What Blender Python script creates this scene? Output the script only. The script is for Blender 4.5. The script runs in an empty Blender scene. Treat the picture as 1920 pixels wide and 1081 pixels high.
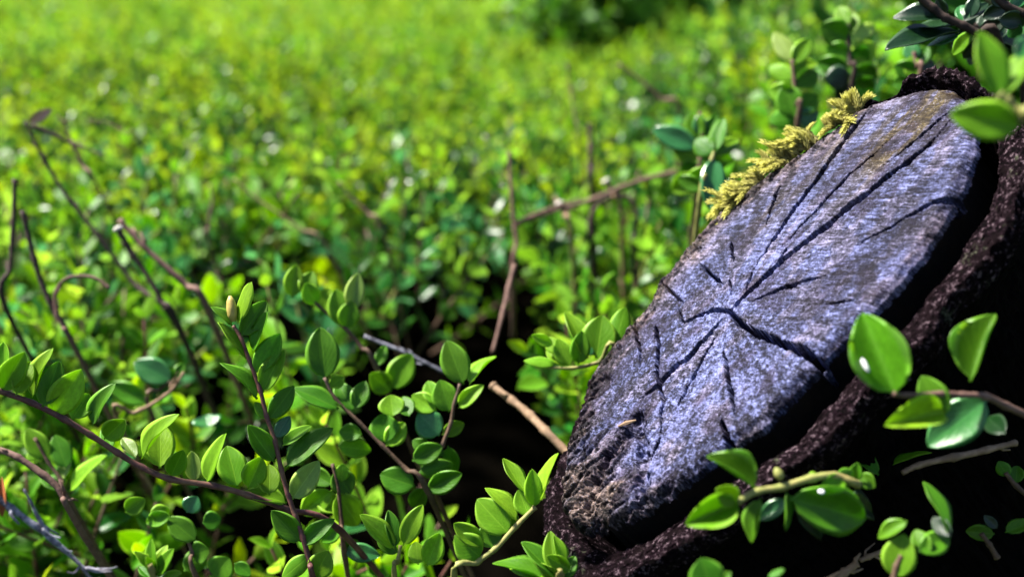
import bpy, math, random
import numpy as np
from mathutils import Vector, Matrix, Euler
random.seed(7)
RNG = np.random.default_rng(7)
R_ = math.radians
scene = bpy.context.scene
COL = scene.collection

# ------------------------------------------------------------------ camera
PITCH = R_(22.0)
CAM = Vector((0.0, 0.0, 0.42))
FPX = 1768.0                                   # focal length in pixels of a 1920 wide picture
cd = bpy.data.cameras.new('camera')
cam = bpy.data.objects.new('camera', cd); COL.objects.link(cam)
cd.sensor_width = 36.0
cd.lens = FPX / 1920.0 * 36.0
cd.clip_start = 0.005; cd.clip_end = 400.0
cam.location = CAM
cam.rotation_euler = (R_(90) - PITCH, 0, 0)
cd.dof.use_dof = True
cd.dof.focus_distance = 0.300
cd.dof.aperture_fstop = cd.lens / 5.5          # a 5.5 mm wide opening
scene.camera = cam

# ------------------------------------------------------------------ sky, sun, exposure
SUN_DIR = Vector((-0.56, 0.22, 0.80)).normalized()
w = bpy.data.worlds.new('World'); scene.world = w; w.use_nodes = True
nt = w.node_tree; nt.nodes.clear()
sky = nt.nodes.new('ShaderNodeTexSky'); sky.sky_type = 'NISHITA'; sky.sun_disc = False
sky.sun_elevation = math.asin(SUN_DIR.z); sky.sun_rotation = math.atan2(SUN_DIR.x, SUN_DIR.y)
bg = nt.nodes.new('ShaderNodeBackground'); bg.inputs['Strength'].default_value = 0.05
wo = nt.nodes.new('ShaderNodeOutputWorld')
nt.links.new(sky.outputs[0], bg.inputs[0]); nt.links.new(bg.outputs[0], wo.inputs[0])
sd = bpy.data.lights.new('sun', 'SUN'); sun = bpy.data.objects.new('sun', sd); COL.objects.link(sun)
sd.energy = 5.0; sd.angle = R_(6.0); sd.color = (1.0, 0.95, 0.86)
sun.rotation_euler = SUN_DIR.to_track_quat('Z', 'Y').to_euler()
sun.location = (0, 0, 3)
scene.view_settings.view_transform = 'Standard'; scene.view_settings.look = 'None'
scene.view_settings.exposure = 1.85; scene.view_settings.gamma = 1.0
scene.view_settings.use_curve_mapping = False
scene.render.engine = 'CYCLES'
cy = scene.cycles
cy.use_denoising = True
cy.max_bounces = 6; cy.diffuse_bounces = 1; cy.glossy_bounces = 2; cy.transmission_bounces = 4; cy.transparent_max_bounces = 4
cy.caustics_reflective = False; cy.caustics_refractive = False
cy.sample_clamp_indirect = 4.0

# ------------------------------------------------------------------ helpers
RX = Vector((1, 0, 0)); FX = Vector((0, math.cos(PITCH), -math.sin(PITCH))); UX = Vector((0, math.sin(PITCH), math.cos(PITCH)))
def px(u, v, z):
    "a point of the place: where the sight line of a pixel of the photograph is z metres deep"
    return CAM + RX * ((u - 960) / FPX * z) + UX * ((540.5 - v) / FPX * z) + FX * z
def topx(p):
    d = Vector(p) - CAM; z = d.dot(FX)
    return (960 + d.dot(RX) / z * FPX, 540.5 - d.dot(UX) / z * FPX, z)
def tag(o, label=None, cat=None, group=None, kind=None):
    if label: o['label'] = label
    if cat: o['category'] = cat
    if group: o['group'] = group
    if kind: o['kind'] = kind
    return o
def link(name, me, parent=None, M=None):
    o = bpy.data.objects.new(name, me); COL.objects.link(o)
    if parent: o.parent = parent
    if M is not None: o.matrix_basis = M
    return o
def empty(name, loc):
    o = bpy.data.objects.new(name, None); COL.objects.link(o); o.location = loc
    o.empty_display_size = 0.01
    return o
def mesh(name, V, F, mats=(), smooth=True, uv=None):
    me = bpy.data.meshes.new(name)
    V = np.asarray(V, dtype=np.float32); 
    if isinstance(F, np.ndarray) and F.ndim == 2:
        k = F.shape[1]; n = len(F)
        me.vertices.add(len(V)); me.vertices.foreach_set('co', V.ravel())
        me.loops.add(n * k); me.loops.foreach_set('vertex_index', F.astype(np.int32).ravel())
        me.polygons.add(n); me.polygons.foreach_set('loop_start', np.arange(n, dtype=np.int32) * k)
        me.update(calc_edges=True)
    else:
        me.from_pydata([tuple(map(float, v)) for v in V], [], [tuple(map(int, f)) for f in F])
    if uv is not None:
        l = me.uv_layers.new(name='UVMap')
        li = np.empty(len(me.loops), dtype=np.int32); me.loops.foreach_get('vertex_index', li)
        l.data.foreach_set('uv', np.asarray(uv, dtype=np.float32)[li].ravel())
    if smooth: me.polygons.foreach_set('use_smooth', np.ones(len(me.polygons), dtype=bool))
    for m in mats: me.materials.append(m)
    me.validate(); me.update()
    return me
# numpy value noise
_tab = RNG.random(1 << 16).astype(np.float32)
def _h(ix, iy, iz): return _tab[(ix * 73856093 ^ iy * 19349663 ^ iz * 83492791) & 0xFFFF]
def vnoise(x, y, z=None):
    x = np.asarray(x, float); y = np.asarray(y, float); z = np.zeros_like(x) if z is None else np.asarray(z, float)
    ix, iy, iz = np.floor(x).astype(np.int64), np.floor(y).astype(np.int64), np.floor(z).astype(np.int64)
    fx, fy, fz = x - ix, y - iy, z - iz
    fx, fy, fz = [t * t * (3 - 2 * t) for t in (fx, fy, fz)]
    def l(a, b, t): return a + (b - a) * t
    c = lambda a, b, d: _h(ix + a, iy + b, iz + d)
    return l(l(l(c(0,0,0), c(1,0,0), fx), l(c(0,1,0), c(1,1,0), fx), fy), l(l(c(0,0,1), c(1,0,1), fx), l(c(0,1,1), c(1,1,1), fx), fy), fz)
def fbm(x, y, z=None, o=4):
    s = 0; a = 1; t = 0; z = np.zeros_like(np.asarray(x, float)) if z is None else z
    for i in range(o):
        s = s + a * vnoise(x * 2**i + 17.3 * i, y * 2**i - 9.1 * i, z * 2**i + 4.7 * i); t += a; a *= 0.5
    return s / t
def sstep(a, b, x):
    t = np.clip((np.asarray(x, float) - a) / (b - a), 0, 1); return t * t * (3 - 2 * t)

# ------------------------------------------------------------------ materials
class NT:
    def __init__(s, name):
        s.m = bpy.data.materials.new(name); s.m.use_nodes = True; s.t = s.m.node_tree; s.t.nodes.clear()
    def n(s, typ, **kw):
        nd = s.t.nodes.new(typ)
        for k, v in kw.items():
            if k.startswith('i_'):
                key = k[2:]; key = int(key) if key.isdigit() else key.replace('_', ' ')
                nd.inputs[key].default_value = v
            else: setattr(nd, k, v)
        return nd
    def l(s, a, b): s.t.links.new(a, b)
    def ramp(s, fac, stops, mode='LINEAR'):
        r = s.n('ShaderNodeValToRGB'); r.color_ramp.interpolation = mode
        e = r.color_ramp.elements
        while len(e) < len(stops): e.new(0.5)
        for q, (p, c) in zip(e, stops):
            q.position = p; q.color = (c, c, c, 1) if isinstance(c, (int, float)) else (*c, 1)
        s.l(fac, r.inputs[0]); return r.outputs[0]
    def math(s, op, a, b=None, c=None):
        nd = s.n('ShaderNodeMath', operation=op)
        for i, v in enumerate((a, b, c)):
            if v is None: continue
            if isinstance(v, (int, float)): nd.inputs[i].default_value = v
            else: s.l(v, nd.inputs[i])
        return nd.outputs[0]
    def mix(s, fac, a, b, mode='MIX'):
        nd = s.n('ShaderNodeMix', data_type='RGBA', blend_type=mode)
        for i, v in ((0, fac), (6, a), (7, b)):
            if isinstance(v, (int, float)): nd.inputs[i].default_value = v
            elif isinstance(v, tuple): nd.inputs[i].default_value = (*v, 1)
            else: s.l(v, nd.inputs[i])
        return nd.outputs[2]
    def noise(s, scale, detail=4, vec=None, rough=0.6):
        nd = s.n('ShaderNodeTexNoise'); nd.inputs['Scale'].default_value = scale; nd.inputs['Detail'].default_value = detail
        nd.inputs['Roughness'].default_value = rough
        if vec is not None: s.l(vec, nd.inputs['Vector'])
        return nd.outputs[0]

def leaf_material(name, col, tip, back, trans, gloss=0.34, spec=0.5, var=1.0, fine=True):
    T = NT(name)
    uv = T.n('ShaderNodeUVMap'); sep = T.n('ShaderNodeSeparateXYZ'); T.l(uv.outputs[0], sep.inputs[0])
    u = T.math('ABSOLUTE', T.math('SUBTRACT', sep.outputs[0], 0.5)); v = sep.outputs[1]
    oi = T.n('ShaderNodeObjectInfo'); ge = T.n('ShaderNodeNewGeometry')
    rnd = T.math('FRACT', T.math('ADD', oi.outputs['Random'], T.math('MULTIPLY', ge.outputs['Random Per Island'], 3.7)))
    rnd2 = T.math('FRACT', T.math('MULTIPLY', rnd, 7.31))
    c = T.mix(T.ramp(rnd2, [(0.55, 0.0), (1.0, 0.75)]), col, tip)
    c = T.mix(T.math('MULTIPLY', v, 0.30), c, tip)
    hsv = T.n('ShaderNodeHueSaturation')
    T.l(T.math('ADD', 0.5 - 0.016 * var, T.math('MULTIPLY', rnd, 0.032 * var)), hsv.inputs['Hue'])
    T.l(T.math('ADD', 1 - 0.28 * var, T.math('MULTIPLY', rnd2, 0.56 * var)), hsv.inputs['Value'])
    T.l(c, hsv.inputs['Color']); c = hsv.outputs[0]
    co = T.n('ShaderNodeTexCoord')
    if fine:
        nz = T.noise(9, 3, uv.outputs[0])
        c = T.mix(T.ramp(nz, [(0.35, 0.0), (0.75, 0.5)]), c, tuple(x * 0.62 for x in col))
    if fine:
        sp_ = T.noise(60, 2, co.outputs['Object']); c = T.mix(T.ramp(T.noise(5.5, 3, uv.outputs[0], .75), [(.70, 0.), (.76, .7)]), c, (0.16, 0.11, 0.03))
    # pale margin, midrib, side veins
    edge = T.ramp(u, [(0.37, 0.0), (0.485, 1.0)])
    mid = T.ramp(u, [(0.0, 1.0), (0.035, 0.0)])
    wv = T.math('SINE', T.math('ADD', T.math('MULTIPLY', v, 42.0), T.math('MULTIPLY', u, -46.0)))
    vein = T.ramp(wv, [(0.55, 0.0), (1.0, 1.0)])
    c = T.mix(T.math('MULTIPLY', edge, 0.60), c, tuple(min(1, x * 1.5 + 0.04) for x in tip))
    c = T.mix(T.math('MULTIPLY', mid, 0.35), c, tuple(min(1, x * 1.3 + 0.02) for x in tip))
    if fine: c = T.mix(T.math('MULTIPLY', vein, 0.10), c, tip)
    c = T.mix(ge.outputs['Backfacing'], c, T.mix(0.5, c, back))
    bs = T.n('ShaderNodeBsdfPrincipled'); T.l(c, bs.inputs['Base Color'])
    bs.inputs['Roughness'].default_value = gloss; bs.inputs['Specular IOR Level'].default_value = spec
    tr = T.n('ShaderNodeBsdfTranslucent')
    tc = T.n('ShaderNodeHueSaturation'); tc.inputs['Hue'].default_value = 0.485; tc.inputs['Saturation'].default_value = 1.05; tc.inputs['Value'].default_value = 1.5
    T.l(c, tc.inputs['Color']); T.l(tc.outputs[0], tr.inputs[0])
    mx = T.n('ShaderNodeMixShader'); mx.inputs[0].default_value = trans
    T.l(bs.outputs[0], mx.inputs[1]); T.l(tr.outputs[0], mx.inputs[2])
    if fine:
        bp = T.n('ShaderNodeBump'); bp.inputs['Strength'].default_value = 0.22; bp.inputs['Distance'].default_value = 0.0006
        T.l(T.math('ADD', T.math('MULTIPLY', vein, -0.35), T.math('ADD', T.math('MULTIPLY', mid, -0.8), T.noise(26, 2, uv.outputs[0]))), bp.inputs['Height'])
        T.l(bp.outputs[0], bs.inputs['Normal'])
    out = T.n('ShaderNodeOutputMaterial'); T.l(mx.outputs[0], out.inputs[0])
    return T.m
MAT = {}
MAT['green'] = leaf_material('leaf_green', (0.066, 0.225, 0.010), (0.140, 0.340, 0.012), (0.12, 0.25, 0.05), 0.50, 0.40, 0.3)
MAT['lime'] = leaf_material('leaf_lime', (0.150, 0.360, 0.012), (0.270, 0.470, 0.026), (0.20, 0.34, 0.06), 0.52, 0.42, 0.28)
MAT['pale'] = leaf_material('leaf_pale', (0.260, 0.400, 0.075), (0.380, 0.500, 0.120), (0.30, 0.40, 0.12), 0.5)
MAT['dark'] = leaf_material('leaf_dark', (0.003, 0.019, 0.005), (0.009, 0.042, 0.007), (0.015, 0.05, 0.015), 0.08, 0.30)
MAT['teal'] = leaf_material('leaf_teal', (0.028, 0.165, 0.040), (0.055, 0.230, 0.055), (0.08, 0.22, 0.10), 0.40, 0.24, 0.8)  # bluish base colour has some sky reflection painted in
MAT['fill'] = leaf_material('leaf_fill', (0.045, 0.190, 0.005), (0.150, 0.340, 0.008), (0.10, 0.22, 0.03), 0.42, 0.44, 0.20, 1.4, fine=False)
MAT['far'] = leaf_material('leaf_far', (0.140, 0.275, 0.006), (0.270, 0.410, 0.009), (0.20, 0.30, 0.04), 0.44, 0.60, 0.02, 0.8, fine=False)
MAT['deep'] = leaf_material('leaf_deep', (0.010, 0.070, 0.005), (0.024, 0.110, 0.006), (0.04, 0.10, 0.02), 0.28, 0.34, 0.28, 1.2, fine=False)  # older dark leaves; their colour also stands in for inner shade

def bark_like(name, c1, c2, c3, scale=220, rough=0.8, bump=0.5, coord='Object', stretch=None):
    T = NT(name); co = T.n('ShaderNodeTexCoord'); vec = co.outputs[coord]
    if stretch:
        mp = T.n('ShaderNodeMapping'); mp.inputs['Scale'].default_value = stretch; T.l(vec, mp.inputs[0]); vec = mp.outputs[0]
    a = T.noise(scale, 6, vec); b = T.noise(scale * 0.28, 4, vec)
    c = T.mix(T.ramp(a, [(0.38, 0.0), (0.64, 1.0)]), c1, c2)
    c = T.mix(T.ramp(b, [(0.48, 0.0), (0.70, 0.85)]), c, c3)
    bs = T.n('ShaderNodeBsdfPrincipled'); T.l(c, bs.inputs['Base Color']); bs.inputs['Roughness'].default_value = rough
    bs.inputs['Specular IOR Level'].default_value = 0.3
    bp = T.n('ShaderNodeBump'); bp.inputs['Strength'].default_value = bump; bp.inputs['Distance'].default_value = 0.0008
    T.l(a, bp.inputs['Height']); T.l(bp.outputs[0], bs.inputs['Normal'])
    out = T.n('ShaderNodeOutputMaterial'); T.l(bs.outputs[0], out.inputs[0])
    return T.m
MAT['stem_red'] = bark_like('stem_red_brown', (0.060, 0.022, 0.022), (0.130, 0.050, 0.045), (0.18, 0.10, 0.06), 420, 0.55, 0.3)
MAT['stem_tan'] = bark_like('stem_tan', (0.17, 0.105, 0.06), (0.28, 0.185, 0.115), (0.10, 0.06, 0.035), 300, 0.75, 0.5)
MAT['stem_brown'] = bark_like('stem_brown', (0.060, 0.036, 0.022), (0.120, 0.072, 0.044), (0.20, 0.13, 0.10), 260, 0.75, 0.5)
MAT['stem_pink'] = bark_like('stem_pink_brown', (0.110, 0.060, 0.046), (0.180, 0.105, 0.082), (0.07, 0.035, 0.03), 260, 0.75, 0.5)
MAT['stem_dark'] = bark_like('stem_dark', (0.018, 0.012, 0.010), (0.045, 0.028, 0.022), (0.08, 0.05, 0.04), 260, 0.8, 0.5)
MAT['stem_grey'] = bark_like('stem_grey', (0.060, 0.060, 0.085), (0.330, 0.330, 0.400), (0.10, 0.08, 0.09), 500, 0.7, 0.6)
MAT['stem_green'] = bark_like('stem_green', (0.170, 0.190, 0.045), (0.260, 0.260, 0.080), (0.24, 0.17, 0.07), 300, 0.6, 0.3)
MAT['cut'] = bark_like('pale_cut_wood', (0.62, 0.56, 0.48), (0.80, 0.76, 0.70), (0.7, 0.62, 0.52), 500, 0.6, 0.2)
MAT['bud'] = bark_like('bud_yellow', (0.36, 0.28, 0.07), (0.42, 0.34, 0.09), (0.30, 0.16, 0.06), 300, 0.5, 0.2)
MAT['orange'] = bark_like('orange_husk', (0.30, 0.08, 0.02), (0.42, 0.14, 0.04), (0.12, 0.03, 0.02), 300, 0.5, 0.3)
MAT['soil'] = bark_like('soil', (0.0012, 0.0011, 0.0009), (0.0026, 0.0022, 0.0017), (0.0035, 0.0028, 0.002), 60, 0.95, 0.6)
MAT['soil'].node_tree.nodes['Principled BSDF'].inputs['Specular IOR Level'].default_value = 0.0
MAT['drop'] = bark_like('white_fleck', (0.75, 0.75, 0.78), (0.85, 0.85, 0.88), (0.8, 0.8, 0.82), 300, 0.3, 0.1)

# ------------------------------------------------------------------ leaf meshes (unit length along y, unit width along x)
def leaf_mesh(name, mats, fold=0.12, curl=0.10, twist=0.0, cup=0.0, nu=6, nv=10, thick=0.012, tipness=0.8):
    t = np.linspace(0, 1, nv + 1); t = t - .055 * np.sin(2 * np.pi * t) * .9
    hw = 0.5 * np.power(np.clip(np.sin(np.pi * np.power(t, 1.16 * tipness)), 0, 1), 0.74)
    hw = np.maximum(hw, 0.035 * (1 - t) + 0.006); hw = np.where(t < 0.05, 0.045, hw)
    s = np.linspace(-1, 1, nu + 1)
    S, Tt = np.meshgrid(s, t); HW = hw[:, None] * np.ones_like(S)
    X = S * HW
    Z = fold * np.abs(S) * HW * 2 * 0.5 + cup * (S * HW * 2) ** 2 * 0.5 - curl * (Tt ** 2) + curl * 0.35 * Tt
    Z = Z + 0.012 * np.sin(Tt * 11 + S * 2.0) * np.abs(S)
    a = twist * (Tt - 0.3); X, Z = X * np.cos(a) - Z * np.sin(a) * 0.0, Z + X * np.tan(a) * 0.6
    top = np.stack([X, Tt, Z], -1).reshape(-1, 3)
    UV = np.stack([S * 0.5 + 0.5, Tt], -1).reshape(-1, 2)
    n = nu + 1; F = []
    for j in range(nv):
        for i in range(nu): F.append((j * n + i, j * n + i + 1, (j + 1) * n + i + 1, (j + 1) * n + i))
    if thick:
        N = len(top); bot = top.copy(); bot[:, 2] -= thick
        ins = 1 - 0.03; bot[:, 0] *= ins
        F2 = [tuple(N + k for k in reversed(f)) for f in F]
        rim = [i for i in range(n)] + [j * n + nu for j in range(1, nv + 1)] + [nv * n + i for i in range(nu - 1, -1, -1)] + [j * n for j in range(nv - 1, 0, -1)]
        F3 = [(rim[k], rim[(k + 1) % len(rim)], N + rim[(k + 1) % len(rim)], N + rim[k]) for k in range(len(rim))]
        F3 = [tuple(reversed(f)) for f in F3]
        return mesh(name, np.vstack([top, bot]), np.array(F + F2 + F3), mats, True, np.vstack([UV, UV]))
    return mesh(name, top, np.array(F), mats, True, UV)
HERO = {}
SHAPES = [dict(fold=0.16, curl=0.10), dict(fold=0.05, curl=0.22, cup=0.25), dict(fold=0.10, curl=-0.12, cup=0.15), dict(fold=0.22, curl=0.05, twist=0.35), dict(fold=0.02, curl=0.16, twist=-0.3, cup=-0.12), dict(fold=0.42, curl=0.06, cup=0.45, tipness=.80)]
def hero_leaf(mat, k):
    key = (mat, k)
    if key not in HERO: HERO[key] = leaf_mesh('leaf_blade', [MAT[mat]], nu=8, nv=14, **SHAPES[k])
    return HERO[key]

def catmull(P, n=6):
    P = [np.array(p, float) for p in P]
    if len(P) < 3: return [P[0] + (P[-1] - P[0]) * i / n for i in range(n + 1)]
    Q = [2 * P[0] - P[1]] + P + [2 * P[-1] - P[-2]]; out = []
    for i in range(1, len(Q) - 2):
        a, b, c, d = Q[i - 1:i + 3]
        for k in range(n):
            t = k / n
            out.append(0.5 * ((2 * b) + (c - a) * t + (2 * a - 5 * b + 4 * c - d) * t * t + (3 * b - a - 3 * c + d) * t ** 3))
    out.append(P[-1]); return out
def tube_geo(P, radii, sides=8, rough=0.0):
    "rings round the path P; radii one per point; returns V, quads"
    P = np.array(P, float); n = len(P)
    T = np.gradient(P, axis=0); T /= np.linalg.norm(T, axis=1)[:, None] + 1e-12
    up = np.array([0.31, 0.2, 0.93]); V = []
    a = np.linspace(0, 2 * np.pi, sides, endpoint=False)
    for i in range(n):
        x = np.cross(T[i], up)
        if np.linalg.norm(x) < 1e-3: x = np.cross(T[i], [1, 0, 0])
        x /= np.linalg.norm(x); y = np.cross(x, T[i])
        r = radii[i] * (1 + rough * (RNG.random(sides) - 0.5))
        V.append(P[i] + (np.cos(a) * r)[:, None] * x + (np.sin(a) * r)[:, None] * y)
    V = np.concatenate(V); F = []
    for i in range(n - 1):
        for k in range(sides):
            F.append((i * sides + k, i * sides + (k + 1) % sides, (i + 1) * sides + (k + 1) % sides, (i + 1) * sides + k))
    # end caps as fans
    c0, c1 = len(V), len(V) + 1
    V = np.vstack([V, P[0], P[-1]])
    tri = [((k + 1) % sides, k, c0) for k in range(sides)] + [((n - 1) * sides + k, (n - 1) * sides + (k + 1) % sides, c1) for k in range(sides)]
    return V, F + tri
def tube(name, P, radii, mat, origin, parent=None, sides=8, sub=5, knots=0.0, rough=0.08):
    C = catmull(P, sub); n = len(C)
    rr = np.interp(np.linspace(0, 1, n), np.linspace(0, 1, len(radii)), radii)
    if knots: rr = rr * (1 + knots * (np.power(0.5 + 0.5 * np.cos(np.arange(n) * 2 * np.pi / sub), 6)))
    V, F = tube_geo(np.array(C) - np.array(origin), rr, sides, rough)
    return link(name, mesh(name, V, F, [mat]), parent)
# ------------------------------------------------------------------ ground
def ground():
    n = 90
    g = np.linspace(-1, 1, n); g = np.sign(g) * np.abs(g) ** 3 * 60
    X, Y = np.meshgrid(g, g + 1.0)
    Z = 0.03 * (fbm(X * 6, Y * 6) - 0.5) * np.exp(-(X**2 + Y**2) / 20) + 0.02 * (fbm(X * 30, Y * 30) - 0.5) * np.exp(-(X**2 + (Y - .5)**2) / 1.0)
    V = np.stack([X, Y, Z], -1).reshape(-1, 3)
    F = np.array([(j*n+i, j*n+i+1, (j+1)*n+i+1, (j+1)*n+i) for j in range(n-1) for i in range(n-1)])
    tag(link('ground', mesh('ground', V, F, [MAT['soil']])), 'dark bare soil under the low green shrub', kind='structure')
ground()

# ------------------------------------------------------------------ the sawn stump
PITH = px(1366, 583, 0.300)
NRM = (RX * -0.615 + UX * 0.564 - FX * 0.551).normalized()
def onface(u, v):
    d = (px(u, v, 1.0) - CAM); t = (PITH - CAM).dot(NRM) / d.dot(NRM); return CAM + d * t
UA = (onface(1830, 160) - onface(1060, 1000)).normalized()
VA = UA.cross(NRM).normalized()
if (onface(1640, 600) - PITH).dot(VA) < 0: VA = -VA
def fl(u, v):
    d = onface(u, v) - PITH; return (d.dot(UA), d.dot(VA))
FM = Matrix(((UA.x, VA.x, NRM.x, PITH.x), (UA.y, VA.y, NRM.y, PITH.y), (UA.z, VA.z, NRM.z, PITH.z), (0, 0, 0, 1)))
if FM.to_3x3().determinant() < 0: UVFLIP = True
else: UVFLIP = False
OUT_PX = [(1829,255),(1822,296),(1798,354),(1769,407),(1736,460),(1697,508),(1659,551),(1630,585),(1577,633),(1533,679),(1521,697),(1482,738),(1434,787),(1395,811),
 (1362,835),(1309,873),(1260,907),(1203,946),(1159,972),(1125,989),(1098,992),(1064,975),(1050,930),(1053,873),(1063,830),(1080,777),(1096,729),(1110,685),(1140,652),(1178,603),
 (1212,565),(1240,513),(1264,484),(1298,445),(1322,412),(1362,378),(1420,335),(1490,284),(1550,240),(1606,196),(1639,185),(1687,166),(1735,155),(1776,157),(1805,176),(1822,208)]
OUT = np.array([fl(*p) for p in OUT_PX])
# resample the loop
def resample(P, n):
    P = np.vstack([P, P[:1]]); d = np.r_[0, np.cumsum(np.linalg.norm(np.diff(P, axis=0), axis=1))]
    s = np.linspace(0, d[-1], n, endpoint=False)
    return np.stack([np.interp(s, d, P[:, 0]), np.interp(s, d, P[:, 1])], -1), d[-1]
LOOP, PER = resample(OUT, 720)
for _ in range(6): LOOP = (np.roll(LOOP, 1, 0) + 2 * LOOP + np.roll(LOOP, -1, 0)) / 4
tan = np.roll(LOOP, -1, 0) - np.roll(LOOP, 1, 0); tan /= np.linalg.norm(tan, axis=1)[:, None]
ON = np.stack([tan[:, 1], -tan[:, 0]], -1)
if np.mean(np.sum(ON * (LOOP - LOOP.mean(0)), 1)) < 0: ON = -ON
def segdist(X, Y, P, closed=False):
    best = np.full(X.shape, 1e9); arc = np.zeros(X.shape); L = 0
    n = len(P) if closed else len(P) - 1
    tot = sum(np.linalg.norm(P[(i+1) % len(P)] - P[i]) for i in range(n))
    for i in range(n):
        a, b = P[i], P[(i + 1) % len(P)]; d = b - a; ll = float(d @ d) + 1e-15
        t = np.clip(((X - a[0]) * d[0] + (Y - a[1]) * d[1]) / ll, 0, 1)
        r = np.hypot(X - a[0] - t * d[0], Y - a[1] - t * d[1])
        m = r < best; best[m] = r[m]; arc[m] = ((L + t * ll ** .5) / tot)[m]; L += ll ** .5
    return best, arc
def inside(X, Y, P):
    c = np.zeros(X.shape, bool); n = len(P)
    for i in range(n):
        a, b = P[i], P[(i + 1) % n]
        if a[1] == b[1]: continue
        c ^= ((a[1] > Y) != (b[1] > Y)) & (X < (b[0] - a[0]) * (Y - a[1]) / (b[1] - a[1]) + a[0])
    return c
c6 = lambda L: [(1240 + x / 2.078, 200 + y / 2.078) for x, y in L]
c3 = lambda L: [(1000 + x / 2.074, 560 + y / 2.074) for x, y in L]
# (polyline, width px at start, middle, end, depth mm)
CRACKS = [
 (c6([(280,785),(350,715),(430,640),(520,565),(610,495),(650,470),(720,405),(800,350),(880,280),(960,220),(1030,160),(1135,45)]), 5, 8.5, 6, 7),
 (c6([(360,640),(390,590),(440,520),(490,440),(560,350),(620,270),(690,160),(740,90),(815,-10),(832,-28)]), 3, 6.5, 6, 6),
 (c6([(470,550),(540,480),(600,420),(700,310),(740,270),(830,190),(900,110)]), 2, 3.6, 2.5, 4),
 (c6([(265,790),(310,845),(370,885),(430,910),(500,935),(560,955),(615,1000)]), 9, 12, 16, 9),
 (c6([(275,795),(215,795),(170,810),(110,835),(70,835)]), 7, 5, 3, 5),
 (c3([(745,70),(690,135),(640,190),(600,240),(560,260),(500,330),(450,370),(395,405)]), 4, 7.5, 6, 6),
 (c3([(475,105),(490,180),(485,250),(490,320),(510,390),(500,450),(495,535)]), 6, 5.5, 4, 5),
 (c3([(715,140),(680,200),(640,280),(600,350),(550,445)]), 2.5, 3.6, 2.5, 4),
 (c3([(740,190),(750,240),(760,310),(775,380),(780,450)]), 2, 6.5, 4, 5),
 (c3([(385,75),(400,140),(415,200),(415,270)]), 7, 5, 3, 5),
 (c3([(730,460),(745,520),(758,575)]), 4, 8, 12, 6),
 (c6([(340,770),(420,730),(500,700),(560,680),(640,660)]), 3, 4.5, 3, 4),
 (c6([(490,712),(540,690)]), 4, 5, 3, 4),
 (c6([(760,540),(870,480),(960,430),(1050,380),(1160,345)]), 2, 4, 8, 5),
 (c6([(155,610),(200,660),(243,692)]), 4, 7, 5, 5),
 (c6([(272,525),(278,560),(282,612)]), 4, 4, 2, 4),
 (c6([(268,670),(275,740)]), 4, 3.5, 3, 4),
 (c6([(460,295),(435,370),(405,470)]), 3, 4, 2, 4),
 (c6([(1130,5),(1010,110),(930,180),(860,240)]), 4, 3.2, 2, 4),
 (c6([(0,680),(40,720),(90,768)]), 3, 6, 4, 4),
 (c6([(100,520),(140,548),(165,556)]), 3, 4, 3, 4),
 (c6([(360,640),(340,690),(330,720)]), 2, 3, 2, 3),
 (c6([(640,770),(700,760),(760,755)]), 2, 3, 2, 3),
 (c3([(500,530),(470,590),(435,645)]), 3, 3.5, 2, 3),
 (c3([(560,30),(590,90),(640,70),(700,45),(740,50)]), 2, 3.5, 4, 3),
 (c6([(500,545),(470,590),(440,640)]), 2, 3, 2, 3),
]
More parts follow.
